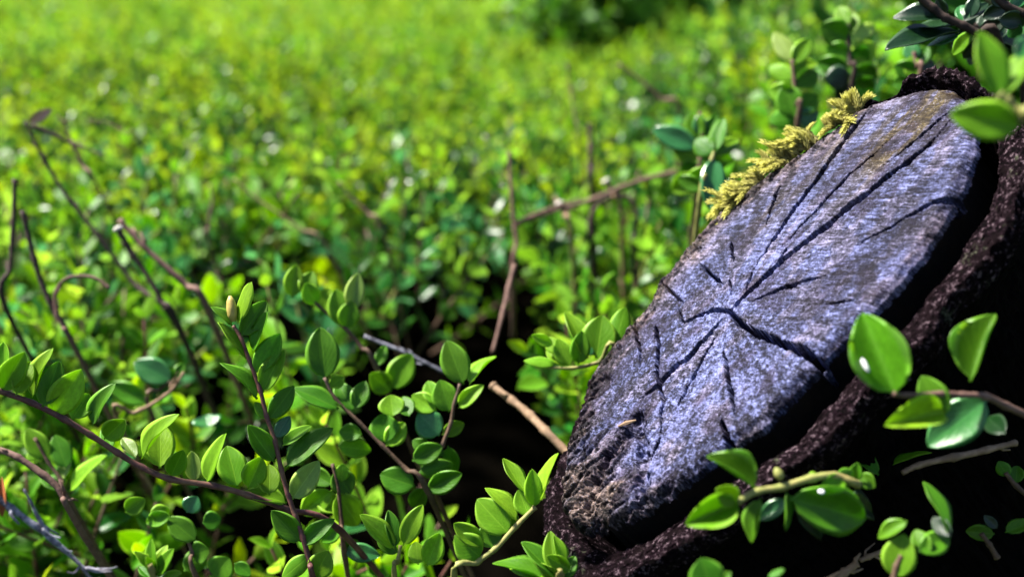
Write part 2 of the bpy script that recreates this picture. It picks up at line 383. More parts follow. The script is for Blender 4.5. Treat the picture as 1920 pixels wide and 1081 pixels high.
def face():
    st = 0.00028
    lo = LOOP.min(0) - 0.001; hi = LOOP.max(0) + 0.001
    xs = np.arange(lo[0], hi[0], st); ys = np.arange(lo[1], hi[1], st)
    X, Y = np.meshgrid(xs, ys)
    sd, _ = segdist(X, Y, LOOP[::4], True); sd = np.where(inside(X, Y, LOOP[::4]), sd, -sd)
    XM, YM = X * 1000, Y * 1000                      # millimetres
    # ragged rim
    lowleft = sstep(-0.035, -0.085, X)               # decayed end of the cut
    back = sstep(0.0, -0.035, Y - 0.0)               # far, bark side edge
    sd = sd + (fbm(XM * 0.25, YM * 0.25) - 0.5) * (0.0022 + 0.0035 * lowleft) + (fbm(XM * 1.1, YM * 1.1) - .5) * 0.0005
    wx = (fbm(XM * .35, YM * .35, o=3) - .5) * 0.0010 + (fbm(XM * 1.3 + 50, YM * 1.3) - .5) * 0.0007
    wy = (fbm(XM * .35 + 90, YM * .35, o=3) - .5) * 0.0010 + (fbm(XM * 1.3, YM * 1.3 + 70) - .5) * 0.0007
    Z = np.zeros_like(X); crack = np.zeros_like(X)
    mmpx = 0.300 / FPX
    for pl, w0, w1, w2, dep in CRACKS:
        P = np.array([fl(*p) for p in pl])
        bb0, bb1 = P.min(0) - 0.006, P.max(0) + 0.006
        m = (X > bb0[0]) & (X < bb1[0]) & (Y > bb0[1]) & (Y < bb1[1])
        if not m.any(): continue
        d, s = segdist(X[m] + wx[m], Y[m] + wy[m], P)
        # true width: the crack runs along u, its width across v is foreshortened
        dirv = P[-1] - P[0]; al = abs(dirv[0]) / (np.linalg.norm(dirv) + 1e-9)
        fs = 1.0 + 0.40 * al
        wd = np.interp(s, [0, .5, 1], [w0, w1, w2]) * mmpx * fs * 0.5
        wd = wd * (0.75 + 0.5 * vnoise(s * 40, s * 0)) * (.12 + .88 * sstep(0, .03 if w0 >= 5 else .2, s + .004)) * np.where(w2 > 7, 1, sstep(0, 0.22, 1.004 - s) * .9 + .1)
        k = 1 - sstep(0.58, 1.22, d / (wd + 1e-6))
        Z[m] = np.minimum(Z[m], -k * dep * 0.0016)
        lip = np.exp(-((d / (wd + 1e-6) - 1.5) / 0.8) ** 2) * 0.00012
        Z[m] = Z[m] + np.where(k < .1, lip, 0); crack[m] = np.maximum(crack[m], k)
    Z = np.maximum(Z, -.004 - .024 * sstep(.0004, .0022, sd))
    # saw marks: fine scores, two sets at slightly different angles
    a0 = np.array(fl(1400, 330)); a1 = np.array(fl(1760, 300)); dd = (a1 - a0) / np.linalg.norm(a1 - a0)
    q = (-X * dd[1] + Y * dd[0]) * 1000; q2 = q + XM * 0.05; along = (X * dd[0] + Y * dd[1]) * 1000
    saw = vnoise(q * 1.15 + 300, along * 0.05) * .6 + vnoise(q2 * 2.6 + 90, along * 0.08) * .4
    sawm = 0.35 + 0.65 * sstep(-0.02, 0.05, X) 
    Z += (saw - .5) * 0.00026 * sawm
    # growth rings as faint relief, fibre roughness, decay
    Rr = np.hypot(X * 1.0, Y * 1.35) * 1000 + (fbm(XM * .08, YM * .08) - .5) * 9
    Z += np.sin(Rr * 2.2) * 0.00005
    fib = fbm(XM * 0.35, YM * 1.6, o=4); Z += (fib - .5) * 0.0005
    Z += (fbm(XM * 2.1, YM * 2.1, o=3) - .5) * 0.00045
    rough = np.clip(lowleft + 0.8 * sstep(0.010, 0.001, sd) * (back + lowleft), 0, 1)
    ch = fbm(XM * 0.20, YM * 0.85, o=5)
    Z += (ch - .5) * 0.0052 * rough - 0.0016 * rough * sstep(.56, .66, fbm(XM * .35 + 11, YM * 1.3, o=3))
    # long decayed trough and knot hole near the lower end
    T_ = np.array([fl(*p) for p in c3([(410,470),(345,560),(285,620),(235,700),(205,780),(200,850)])])
    d, s = segdist(X + wx * 3, Y + wy * 3, T_); Z -= 0.0036 * (1 - sstep(0.0004, 0.0040, d)) * (0.5 + fbm(XM * .5, YM * .5))
    T_ = np.array([fl(*p) for p in c3([(420,500),(425,600),(420,720),(405,790)])])
    d, s = segdist(X + wx * 3, Y + wy * 3, T_); Z -= 0.0030 * (1 - sstep(0.0005, 0.0026, d)) * (0.4 + fbm(XM * .8, YM * .8))
    for kx, ky, kr, kd in ((250, 338, 0.0062, .0028),):
        kc = fl(*c3([(kx, ky)])[0]); d = np.hypot((X - kc[0]) * .9, Y - kc[1]) + (wx + wy) * 1.5
        Z -= kd * (1 - sstep(kr * .35, kr, d))
    # gentle overall unevenness, rim rolls over, then drops away
    Z += (fbm(X * 22, Y * 22) - .5) * 0.004
    Z -= 0.0022 * sstep(0.0040, 0.0, sd) ** 2
    Z -= 0.0022 * sstep(0.0003, -0.0006, sd)
    idx = -np.ones(X.shape, np.int64)
    keep = sd > -0.0006
    cell = keep[:-1, :-1] & keep[1:, :-1] & keep[:-1, 1:] & keep[1:, 1:]
    use = np.zeros_like(keep); use[:-1, :-1] |= cell; use[1:, :-1] |= cell; use[:-1, 1:] |= cell; use[1:, 1:] |= cell
    idx[use] = np.arange(use.sum())
    j, i = np.nonzero(cell)
    F = np.stack([idx[j, i], idx[j, i + 1], idx[j + 1, i + 1], idx[j + 1, i]], -1)
    if UVFLIP: F = F[:, ::-1]
    V = np.stack([X, Y, Z], -1)[use]
    # stains: red = brown weathering, green = ochre, blue = dark purple rot
    brown = np.clip(lowleft * sstep(.30, .54, fbm(XM * .07 + 5, YM * .18)) * 1.25 + sstep(.53, .66, fbm(XM * .11, YM * .26 + 40)) * .34 + .9 * back * sstep(.014, .002, sd) + .25 * sstep(.007, .001, sd) * sstep(.4, .6, fbm(XM * .2, YM * .2)), 0, 1)
    oc = np.zeros_like(X)
    for (pu, pv), ru, rv, k in (((1700, 238), .024, .010, 1.0), ((1620, 300), .012, .004, .6), ((1560, 290), .02, .005, .5), ((1740, 195), .020, .010, .75), ((1440, 400), .012, .006, .45)):
        c = fl(pu, pv); oc = np.maximum(oc, k * np.exp(-(((X - c[0]) / ru) ** 2 + ((Y - c[1]) / rv) ** 2)))
    oc *= 0.35 + 1.1 * sstep(.4, .6, fbm(XM * .12, YM * .5))
    pur = sstep(.55, .70, fbm(XM * .10 + 31, YM * .22 + 12)) * .75
    for (pu, pv), ru, rv, k in (((1608, 315), .010, .0022, .9), ((1122, 722), .006, .005, 1), ((1100, 770), .008, .005, .9), ((1555, 545), .016, .006, .7), ((1145, 850), .012, .006, .8), ((1740, 440), .02, .012, .4)):
        c = fl(pu, pv); pur = np.maximum(pur, k * np.exp(-(((X - c[0]) / ru) ** 2 + ((Y - c[1]) / rv) ** 2)))
    up_ = sstep(-.015, .03, X)
    stroke = .55 * vnoise(q * 1.9 + 40, along * .30 + 9) + .45 * vnoise(q * 2.9 + 7, along * .5)
    speck = .55 * fbm(XM * .75, YM * .95, o=3) + .45 * vnoise(XM * 2.2, YM * 2.6)
    radial = fbm(np.arctan2(Y, X) * 26, np.hypot(X, Y) * 90 + 20, o=3)
    grain = (stroke * up_ + speck * (1 - up_)) * .36 + radial * .28 + speck * .36
    cloud = fbm(XM * .055 + 70, YM * .10 + 33, o=4)
    grain = np.clip((grain - .5) * 2.3 + .5 + (cloud - .5) * .7 - .045 * np.sin(Rr * 1.4) + .13 * np.exp(-(Rr / 38) ** 2) - .05, 0, 1)
    rimd = sstep(.0085, .0005, sd + (fbm(XM * .16, YM * .16 + 8) - .5) * .008) * np.clip(back * 1.2 + lowleft, 0, 1)
    brown = np.maximum(brown, rimd)
    gr_ = np.stack([grain, rimd, cloud, np.ones_like(X)], -1)[use]
    st_ = np.stack([brown, np.clip(oc, 0, 1), np.clip(pur, 0, 1), np.ones_like(X)], -1)[use]
    T = NT('weathered_sawn_wood')
    at = T.n('ShaderNodeAttribute', attribute_name='stain'); sp = T.n('ShaderNodeSeparateColor'); T.l(at.outputs['Color'], sp.inputs[0])
    ag = T.n('ShaderNodeAttribute', attribute_name='grain'); sg = T.n('ShaderNodeSeparateColor'); T.l(ag.outputs['Color'], sg.inputs[0])
    co = T.n('ShaderNodeTexCoord')
    mp = T.n('ShaderNodeMapping'); mp.vector_type = 'TEXTURE'; mp.inputs['Rotation'].default_value = (0, 0, math.atan2(dd[1], dd[0])); mp.inputs['Scale'].default_value = (1 / 520, 1 / 1900, 1 / 600); T.l(co.outputs['Object'], mp.inputs[0])
    mq = T.n('ShaderNodeMapping'); mq.inputs['Scale'].default_value = (90, 190, 90); T.l(co.outputs['Object'], mq.inputs[0])
    f1 = T.noise(1.0, 5, mp.outputs[0], .65); f2 = T.noise(1.0, 4, mq.outputs[0], .6); f3 = T.noise(1700, 3, co.outputs['Object'], .7)
    gr = T.math('ADD', T.math('MULTIPLY', sg.outputs[0], .50), T.math('ADD', T.math('MULTIPLY', T.ramp(f1, [(.30, 0.), (.70, 1.)]), .32), T.math('MULTIPLY', f3, .18)))
    hi = T.ramp(gr, [(.35, 0.), (.55, .26), (.78, 1.)])
    c = T.mix(hi, (.003, .003, .012), (.160, .182, .405))  # blue-violet base colour holds the sky's cast on the wood
    c = T.mix(T.ramp(sg.outputs[2], [(.54, 0.), (.70, .25)]), c, T.mix(hi, (.005, .0035, .010), (.082, .066, .120)))
    br = T.mix(hi, (.003, .002, .002), (.260, .185, .160))
    c = T.mix(sp.outputs[0], c, br)
    c = T.mix(sp.outputs[1], c, T.mix(hi, (.016, .010, .005), (.130, .098, .042)))
    c = T.mix(T.math('MULTIPLY', sg.outputs[1], .55), c, T.mix(hi, (.002, .0015, .002), (.038, .027, .030)))
    c = T.mix(T.math('MULTIPLY', sp.outputs[2], .85), c, T.mix(hi, (.004, .002, .007), (.030, .016, .042)))
    c = T.mix(T.math('MULTIPLY', T.ramp(f3, [(.58, 0.), (.70, .7)]), T.ramp(gr, [(.35, 0.), (.7, 1.)])), c, (.30, .31, .47))
    c = T.mix(T.ramp(f3, [(.30, .6), (.42, 0.)]), c, (.006, .005, .010))
    bs = T.n('ShaderNodeBsdfPrincipled'); T.l(c, bs.inputs['Base Color']); bs.inputs['Roughness'].default_value = .6; bs.inputs['Specular IOR Level'].default_value = .12
    bp = T.n('ShaderNodeBump'); bp.inputs['Strength'].default_value = .7; bp.inputs['Distance'].default_value = .0005
    T.l(T.math('ADD', T.math('MULTIPLY', f1, .7), T.math('MULTIPLY', f3, .8)), bp.inputs['Height']); T.l(bp.outputs[0], bs.inputs['Normal'])
    o = T.n('ShaderNodeOutputMaterial'); T.l(bs.outputs[0], o.inputs[0])
    me = mesh('cut_face', V, F, [T.m])
    ca = me.color_attributes.new('stain', 'FLOAT_COLOR', 'POINT'); ca.data.foreach_set('color', st_.astype(np.float32).ravel())
    ca = me.color_attributes.new('grain', 'FLOAT_COLOR', 'POINT'); ca.data.foreach_set('color', gr_.astype(np.float32).ravel())
    return me
STUMP = empty('tree_stump', (PITH - NRM * 0.41))
tag(STUMP, 'slanted sawn tree stump with a cracked blue grey cut face', 'tree stump')
ML = Matrix.Translation(-STUMP.location) @ FM
link('cut_face', face(), STUMP, ML)

def ring_mesh(name, prof, mats, nz, seed, chunk=1.0, core=False):
    "prof(k weights) -> rows of (offset, height) along the section, one array per loop point"
    n = len(LOOP); rows = prof.shape[1]
    V = np.zeros((n, rows, 3))
    V[:, :, 0] = LOOP[:, None, 0] + ON[:, None, 0] * prof[:, :, 0]
    V[:, :, 1] = LOOP[:, None, 1] + ON[:, None, 1] * prof[:, :, 0]
    V[:, :, 2] = prof[:, :, 1]
    p = V * 1000
    d = (fbm(p[..., 0] * .16 + seed, p[..., 1] * .16, p[..., 2] * .09, 5) - .5)
    e = (fbm(p[..., 0] * 1.1 + seed, p[..., 1] * 1.1, p[..., 2] * .9, 4) - .5)
    g = (fbm(p[..., 0] * .45 + seed * 2, p[..., 1] * .45, p[..., 2] * .45, 4) - .5)
    amp = nz[None, :, None]
    sc_ = (.35 + .65 * np.clip(near + topw + botw, 0, 1))[:, None]; amp = amp[..., 0] * sc_ if not core else amp[..., 0]
    V[:, :, :2] += ON[:, None, :] * ((d * .0036 + e * .0036) * chunk * amp + (fbm(p[..., 0] * .05 + 7, p[..., 1] * .05, p[..., 2] * .02, 3) - .5) * .007 * amp)[..., None]
    V[:, :, 2] += (g * .0026 + e * .0032) * chunk * amp
    V = V.reshape(-1, 3)
    k = np.arange(n); F = []
    for r in range(rows - 1):
        F.append(np.stack([k * rows + r, ((k + 1) % n) * rows + r, ((k + 1) % n) * rows + r + 1, k * rows + r + 1], -1))
    F = np.concatenate(F)
    me = mesh(name, V, F, mats)
    # consistent outward faces
    import bmesh
    bm = bmesh.new(); bm.from_mesh(me); bmesh.ops.recalc_face_normals(bm, faces=bm.faces); bm.to_mesh(me); bm.free()
    return me
near = sstep(0.15, 0.75, ON[:, 1]); topw = sstep(.55, .95, ON[:, 0]); botw = sstep(-.35, -.9, ON[:, 0]); 
def blend(base, nearv, topv, botv):
    x = np.full(len(LOOP), base, float)
    x = x + (nearv - x) * near; x = x + (topv - x) * topw * (1 - near); x = x + (botv - x) * botw * (1 - .3 * near)
    return x
gap = blend(-.0012, .0028, .0008, .0022); h0 = blend(-.0055, -.0098, .0004, -.0080); wid = blend(.0010, .0102, .0042, .0125)
def bark_profile():
    S = []
    for o, h in ((lambda: gap - .0015, lambda: h0 - .030), (lambda: gap, lambda: h0 - .006), (lambda: gap + .08 * wid, lambda: h0 - .0008), (lambda: gap + .45 * wid, lambda: h0 + .0010), (lambda: gap + .90 * wid, lambda: h0 + .0004 + .0016 * near),
                 (lambda: gap + 1.02 * wid, lambda: h0 - .0022), (lambda: gap + .90 * wid, lambda: h0 - .008), (lambda: gap + .35 * wid, lambda: h0 - .022), (lambda: gap + .1 * wid, lambda: h0 - .05),
                 (lambda: gap + .0 * wid, lambda: h0 - .10), (lambda: gap + .1 * wid, lambda: h0 - .2), (lambda: gap + .5 * wid, lambda: h0 - .33), (lambda: gap + 1.2 * wid, lambda: h0 - .46)):
        S.append(np.stack([o(), h()], -1))
    S = np.stack(S, 1); cnt = [6, 5, 10, 12, 4, 7, 9, 12, 10, 8, 6, 4]; R = []
    for a, c in enumerate(cnt):
        for t in np.arange(c) / c: R.append(S[:, a] * (1 - t) + S[:, a + 1] * t)
    R.append(S[:, -1]); return np.stack(R, 1)
T = NT('stump_bark'); co = T.n('ShaderNodeTexCoord')
a = T.noise(560, 5, co.outputs['Object'], .78); b = T.noise(150, 4, co.outputs['Object']); l_ = T.noise(95, 5, co.outputs['Object'], .7); l2 = T.noise(900, 3, co.outputs['Object'])
c = T.mix(T.ramp(a, [(.44, 0.), (.56, 1.)]), (.001, .0006, .0008), (.0125, .0055, .0095))
c = T.mix(T.ramp(a, [(.56, 0.), (.62, .9)]), c, (.190, .135, .160))
c = T.mix(T.ramp(b, [(.45, 0.), (.62, .8)]), c, (.006, .003, .004))
c = T.mix(T.math('MULTIPLY', T.ramp(l_, [(.60, 0.), (.68, 1.)]), T.ramp(l2, [(.42, 0.), (.55, 1.)])), c, (.12, .13, .085))
bs = T.n('ShaderNodeBsdfPrincipled'); T.l(c, bs.inputs['Base Color']); bs.inputs['Roughness'].default_value = .9; bs.inputs['Specular IOR Level'].default_value = .04
bp = T.n('ShaderNodeBump'); bp.inputs['Strength'].default_value = 1.0; bp.inputs['Distance'].default_value = .002
T.l(a, bp.inputs['Height']); T.l(bp.outputs[0], bs.inputs['Normal'])
o_ = T.n('ShaderNodeOutputMaterial'); T.l(bs.outputs[0], o_.inputs[0]); MAT['bark'] = T.m
pr = bark_profile()
nzr = np.interp(np.arange(pr.shape[1]), [0, 6, 11, 21, 33, 44, 60, 80, 93], [.3, .5, .8, .55, .75, .9, 1.1, 1.6, 2.0])
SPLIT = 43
link('bark', ring_mesh('bark', pr[:, :SPLIT + 1], [MAT['bark']], nzr[:SPLIT + 1], 3.0), STUMP, ML)
MAT['shade_bark'] = bark_like('shade_black_bark', (.001, .0008, .0009), (.0032, .002, .0024), (.002, .0012, .0012), 200, .95, .8)  # lower bark coloured near black to stand in for its shade
MAT['shade_bark'].node_tree.nodes['Principled BSDF'].inputs['Specular IOR Level'].default_value = .02
link('trunk', ring_mesh('trunk', pr[:, SPLIT:], [MAT['shade_bark']], nzr[SPLIT:], 3.0), STUMP, ML)
MAT['core'] = bark_like('dark_inner_wood', (.005, .003, .004), (.012, .007, .006), (.02, .01, .005), 300, .9, .6)  # very dark brown for the wall inside the rim gap
cp = np.stack([np.stack([np.full(len(LOOP), o), np.full(len(LOOP), h)], -1) for o, h in ((-.0045, -.0030), (-.0052, -.008), (-.0055, -.014), (-.0050, -.020), (-.0040, -.027), (-.003, -.036))], 1)
link('heartwood', ring_mesh('heartwood', cp, [MAT['core']], np.array([.15, .4, .5, .5, .5, .5]), 8.0), STUMP, ML)
# lifted splinters of bark along the near rim
def splinter(u0, v0, u1, v1, h, w_, mat, name='bark_splinter'):
    P0 = onface(u0, v0) - NRM * h; P1 = onface(u1, v1) - NRM * h; n = 14
    C = [P0.lerp(P1, i / n) + NRM * (.0012 * math.sin(i * 1.3)) + VA * (.0008 * math.sin(i * 2.1)) for i in range(n + 1)]
    rr = [w_ * (0.35 + .65 * math.sin(math.pi * (i + .8) / (n + 1.6))) * (.8 + .4 * RNG.random()) for i in range(n + 1)]
    V, F = tube_geo([tuple(c - STUMP.location) for c in C], rr, 7, .7)
    link(name, mesh(name, V, F, [mat]), STUMP)
MAT['splinter'] = bark_like('grey_splinter', (.035, .027, .04), (.12, .10, .15), (.012, .007, .01), 500, .8, .7)
def rimpoint(i, off, h): return FM @ Vector((LOOP[i, 0] + ON[i, 0] * off, LOOP[i, 1] + ON[i, 1] * off, h))
def rim_splinter(ia, ib, off, h, w_, mat):
    n = 26; C = []
    for k in range(n + 1):
        i = int(round(ia + (ib - ia) * k / n)) % len(LOOP)
        C.append(rimpoint(i, gap[i] + wid[i] * off, h0[i] + h + .0004 * (RNG.random() - .5)))
    rr = [w_ * (.25 + .75 * math.sin(math.pi * (k + .6) / (n + 1.2))) * (.7 + .6 * RNG.random()) for k in range(n + 1)]
    V, F = tube_geo([tuple(c - STUMP.location) for c in C], rr, 7, .8)
    link('bark_splinter', mesh('bark_splinter', V, F, [mat]), STUMP)
def loop_index(u, v):
    p = np.array(fl(u, v)); return int(np.argmin(np.sum((LOOP - p) ** 2, 1)))

# moss on the far rim
T = NT('moss_strand'); uv = T.n('ShaderNodeUVMap'); sp = T.n('ShaderNodeSeparateXYZ'); T.l(uv.outputs[0], sp.inputs[0]); ge = T.n('ShaderNodeNewGeometry')
c = T.mix(T.ramp(sp.outputs[1], [(0., 0.), (.85, 1.)]), (.060, .050, .012), (.660, .640, .150))
c = T.mix(T.math('MULTIPLY', ge.outputs['Random Per Island'], .55), c, (.66, .62, .22))
bs = T.n('ShaderNodeBsdfPrincipled'); T.l(c, bs.inputs['Base Color']); bs.inputs['Roughness'].default_value = .7
tr = T.n('ShaderNodeBsdfTranslucent'); T.l(c, tr.inputs[0]); mx = T.n('ShaderNodeMixShader'); mx.inputs[0].default_value = .5
T.l(bs.outputs[0], mx.inputs[1]); T.l(tr.outputs[0], mx.inputs[2]); o_ = T.n('ShaderNodeOutputMaterial'); T.l(mx.outputs[0], o_.inputs[0]); MAT['moss'] = T.m
def moss(pts, n, spread, label, dirbias, length):
    base = onface(*pts[0]); VV, FF, UU = [], [], []; cnt = 0
    o0 = base - NRM * .001
    for k in range(n):
        t = RNG.random() * (len(pts) - 1)
        if vnoise(np.array(t * 5.3), np.array(pts[0][0])) < .38: continue
        i = int(t); f = t - i
        q = onface(pts[i][0] + (pts[min(i + 1, len(pts) - 1)][0] - pts[i][0]) * f, pts[i][1] + (pts[min(i + 1, len(pts) - 1)][1] - pts[i][1]) * f)
        q = q + VA * float(RNG.normal(0, spread)) + UA * float(RNG.normal(0, .0012)) - NRM * .0018
        d = (dirbias + Vector(RNG.normal(0, .55, 3))).normalized(); L = length * (.55 + .8 * RNG.random())
        droop = Vector((RNG.normal(0, .3), RNG.normal(0, .3), -.35)); m = 9
        C = [q + d * (L * s / m) + droop * (L * (s / m) ** 2 * .6) for s in range(m + 1)]
        C = [np.array(c - o0) for c in C]
        side = np.cross(np.array(d), RNG.normal(0, 1, 3)); side /= np.linalg.norm(side); oth = np.cross(side, np.array(d))
        for s in range(m):                            # little overlapping leaves all along the strand
            for a in range(4):
                an = a * 1.571 + s * .7 + RNG.random() * .6; out = side * math.cos(an) + oth * math.sin(an)
                ax = (C[s + 1] - C[s]); ax = ax / (np.linalg.norm(ax) + 1e-9); wl = .00050 * (1.15 - s / m * .55); ll = .0026 * (1.1 - s / m * .35)
                wv = np.cross(out, ax) * wl; b0 = C[s]; b1 = b0 + ax * ll * .6 + out * ll * .42; b2 = b0 + ax * ll * 1.1 + out * ll * .5
                VV += [b0 - wv * .6, b0 + wv * .6, b1 + wv, b2, b1 - wv]; FF.append((cnt, cnt + 1, cnt + 2, cnt + 3, cnt + 4)); cnt += 5
                UU += [(0, s / m), (1, s / m), (1, s / m), (.5, min(1, s / m + .15)), (0, s / m)]
    me = mesh('moss_tuft', VV, FF, [MAT['moss']], False, UU)
    o = link('moss_tuft', me); o.location = o0
    tag(o, label, 'moss', 'tufts of yellow moss along the stump rim'); return o
OUTB = (-VA * .95 + NRM * .55)
moss([(1370, 374), (1395, 352), (1424, 330)], 70, .0014, 'shaggy yellow moss tuft on the stump rim beside the round teal leaf', OUTB - UA * .55 - UX * .35, .0078)
moss([(1448, 308), (1488, 282), (1524, 258)], 80, .0014, 'middle and tallest of the three yellow moss tufts on the stump rim', OUTB + UX * .25 - UA * .2, .0080)
moss([(1550, 241), (1575, 222), (1602, 200)], 46, .0012, 'smallest moss tuft, highest up the stump rim beside the second long crack', OUTB * .7 + UA * .35, .0068)
# splinter chip on the decayed end
cs = onface(1180, 797) + NRM * .0012
V, F = tube_geo([tuple((onface(1162, 801) - cs) + NRM * .0008), tuple((onface(1180, 796) - cs) + NRM * .0016), tuple((onface(1196, 790) - cs) + NRM * .001)], [.0003, .0007, .0003], 6, .5)
o = link('wood_chip', mesh('wood_chip', V, F, [MAT['stem_tan']], False)); o.location = cs; tag(o, 'small pale wood chip lying on the decayed end of the cut face', 'wood chip')
# ------------------------------------------------------------------ the hand-laid sprigs of the near shrub
CROP = {'A': (0, 540, 2.0), 'B': (540, 480, 1.8), 'C': (1240, 540, 2.0), 'D': (1280, 0, 2.703), 'N': (0, 0, 1.0), 'E': (1200, 0, 2.667)}
def cpx(c, x, y): ox, oy, s = CROP[c]; return ox + x / s, oy + y / s
UPW = Vector((0, 0, 1))
def add_leaf(root, c, bx, by, tx, ty, wpx, mat, z, dz=None, shape=None, name='leaf', roll=None, z2=None):
    s = CROP[c][2]; bu, bv = cpx(c, bx, by); tu, tv = cpx(c, tx, ty); wp = wpx / s
    plen = math.hypot(tu - bu, tv - bv) / FPX * z
    if dz is None: dz = float(RNG.uniform(-.12, .62)) * plen
    B = px(bu, bv, z); Tp = px(tu, tv, z + dz); Y = Tp - B; L = Y.length; Y /= L
    Vw = (CAM - B).normalized(); N0 = (Vw - Y * Vw.dot(Y)).normalized(); X0 = Y.cross(N0)
    w_ = wp / FPX * z * 1.08; tw = max(.48 * L, w_)
    ph = math.acos(min(1, w_ / tw)) if roll is None else roll
    best = None
    for sg in (1, -1):
        N = N0 * math.cos(ph) + X0 * math.sin(ph) * sg
        sc = N.dot(UPW) + .15 * RNG.random()
        if best is None or sc > best[0]: best = (sc, N)
    N = best[1]; X = Y.cross(N)
    k = int(RNG.integers(0, 5)) if shape is None else shape
    M = Matrix(((X.x * tw, Y.x * L, N.x * L, B.x - root.location.x), (X.y * tw, Y.y * L, N.y * L, B.y - root.location.y), (X.z * tw, Y.z * L, N.z * L, B.z - root.location.z), (0, 0, 0, 1)))
    return link(name, hero_leaf(mat, k), root, M)
def sprig(label, c, z, stem, leaves, mat='stem_red', r=(.00095, .00055), group=None, zs=None, deep=None, buds=()):
    "stem: crop points; zs: depth at each stem point (default z); leaves: (bx,by,tx,ty,w,mat[,dz[,shape]])"
    if zs is None: zs = [z] * len(stem)
    P = [px(*cpx(c, x, y), zz) for (x, y), zz in zip(stem, zs)]
    if deep is not None: P = P + [P[-1] + Vector(deep)]
    root = empty('leafy_sprig', P[-1]); tag(root, label, 'sprig', group or 'leafy sprigs of the low green shrub')
    tube('stem', P, (r[1], r[0]), MAT[mat], root.location, root, 8, 6, .28)
    SP = [(cpx(c, x, y), zz) for (x, y), zz in zip(stem, zs)]
    def zat(u, v):
        b = min(SP, key=lambda q: (q[0][0] - u) ** 2 + (q[0][1] - v) ** 2); return b[1]
    for lf in leaves:
        bx, by, tx, ty, wd, mt = lf[:6]; dz = lf[6] if len(lf) > 6 else None; sh = lf[7] if len(lf) > 7 else None
        add_leaf(root, c, bx, by, tx, ty, wd, mt, zat(*cpx(c, bx, by)), dz, sh)
    for bx, by, tx, ty, wd, mt in buds:
        zz = zat(*cpx(c, bx, by)); B = px(*cpx(c, bx, by), zz); Tp = px(*cpx(c, tx, ty), zz); q = wd / CROP[c][2] / FPX * zz * .5
        C = [B.lerp(Tp, t) for t in (0, .25, .5, .8, 1)]
        V, F = tube_geo([tuple(x - root.location) for x in C], [q * .5, q, q * 1.05, q * .8, q * .25], 8)
        link('bud', mesh('bud', V, F, [MAT[mt]]), root)
    return root
D0 = (.01, .02, -.10)
sprig('tall upright reddish sprig with a yellow bud at its tip, in sharp focus', 'A', .30,
  [(875,140),(905,190),(935,270),(975,380),(1000,480),(1030,570),(1055,680),(1080,770),(1110,860),(1135,930),(1165,1040),(1178,1100)],
  [(890,130,928,-25,40,'lime',-.002),(905,180,1000,45,80,'green',.003,1),(945,240,1012,90,42,'green'),(925,265,825,122,42,'lime',-.002),(955,320,1052,168,84,'green',.004,0),
   (985,390,1058,228,74,'lime',.002,1),(965,415,845,265,42,'green',-.002),(1010,490,1102,365,74,'green',.002),(1005,490,955,425,40,'green'),(1035,560,1087,478,54,'teal'),
   (1030,650,925,513,74,'green',-.003,2),(1060,590,1168,512,48,'lime'),(1070,670,1243,518,80,'green',.003,0),(1095,790,1195,648,90,'pale',0,0),(1130,950,1018,833,80,'green',-.002),
   (1135,960,1247,863,64,'green',0,1),(1163,1000,1055,1090,66,'lime',-.002),(1176,1085,1232,985,92,'lime',.0,0),(870,140,798,62,34,'green',-.001)],
  buds=[(876,125,862,28,38,'bud')], deep=(.004,.02,-.08))
sprig('long dark sprig slanting down from the left edge with upright paired leaves', 'A', .295,
  [(-30,372),(0,385),(120,430),(240,490),(340,550),(440,615),(530,670),(640,715),(800,740),(930,775),(1080,830),(1279,910)],
  [(0,380,-10,215,60,'lime'),(10,375,22,203,62,'lime',.003),(5,385,90,243,88,'lime',-.002,0),(60,400,115,272,72,'lime',.005),(120,410,172,222,46,'lime',0,1),(160,445,222,272,88,'green',.003,0),
   (200,475,302,308,112,'lime',-.002,0),(270,490,332,398,82,'lime',.006),(345,515,412,353,52,'green',0,1),(390,565,472,488,80,'lime',-.002,2),(510,635,458,558,46,'pale'),
   (530,638,642,462,42,'lime',-.002),(600,675,600,500,104,'lime',.006,0),(640,705,690,600,74,'lime',-.003),(730,725,718,610,62,'pale'),(775,730,843,543,58,'lime',0,3),
   (890,745,850,588,104,'lime',.004,0),(930,750,982,628,88,'lime',0,2),(1010,775,1010,658,84,'lime',.004),(1075,805,910,753,60,'lime',-.003),(420,600,385,520,50,'green',.004)],
  zs=[.285,.286,.290,.293,.296,.298,.30,.302,.305,.308,.312,.32], mat='stem_red', r=(.0010,.0009), deep=(.03,.02,-.07))
sprig('small bright shoot of four narrow leaves at the bottom edge', 'A', .27,
  [(582,1060),(578,1095)], [(580,1075,562,942,42,'lime',0,0),(578,1080,515,980,38,'lime',-.002),(585,1075,618,958,40,'lime',.003),(585,1085,645,975,46,'lime',-.001,0),(576,1085,540,1005,34,'lime',-.003),(600,1095,680,1062,30,'lime'),(570,1095,520,1040,34,'green',.003)], mat='stem_green', deep=(0,.02,-.08))
sprig('sprig with one big oval leaf standing up beside the tall upright sprig', 'B', .335,
  [(122,410),(160,480),(240,560),(320,640),(400,720),(470,790)],
  [(125,415,108,238,108,'green',.002,0),(170,515,18,440,62,'green',0,0),(140,440,190,405,46,'lime'),(220,520,160,418,66,'green',.004),(225,515,262,420,62,'green',.004),(330,630,320,528,96,'green',.003,0),(170,640,285,655,64,'lime'),(330,640,395,560,70,'lime',.004),(428,775,310,735,90,'green',0,0),
   (355,540,345,470,86,'lime',.004),(410,540,385,470,60,'green',.006),(250,600,175,590,60,'green',.003),(420,690,520,640,70,'green',.002),(440,730,560,700,60,'green'),(470,790,590,730,70,'green',-.002,2),(460,780,420,850,60,'green')],
  mat='stem_brown', deep=(.02,.02,-.08))
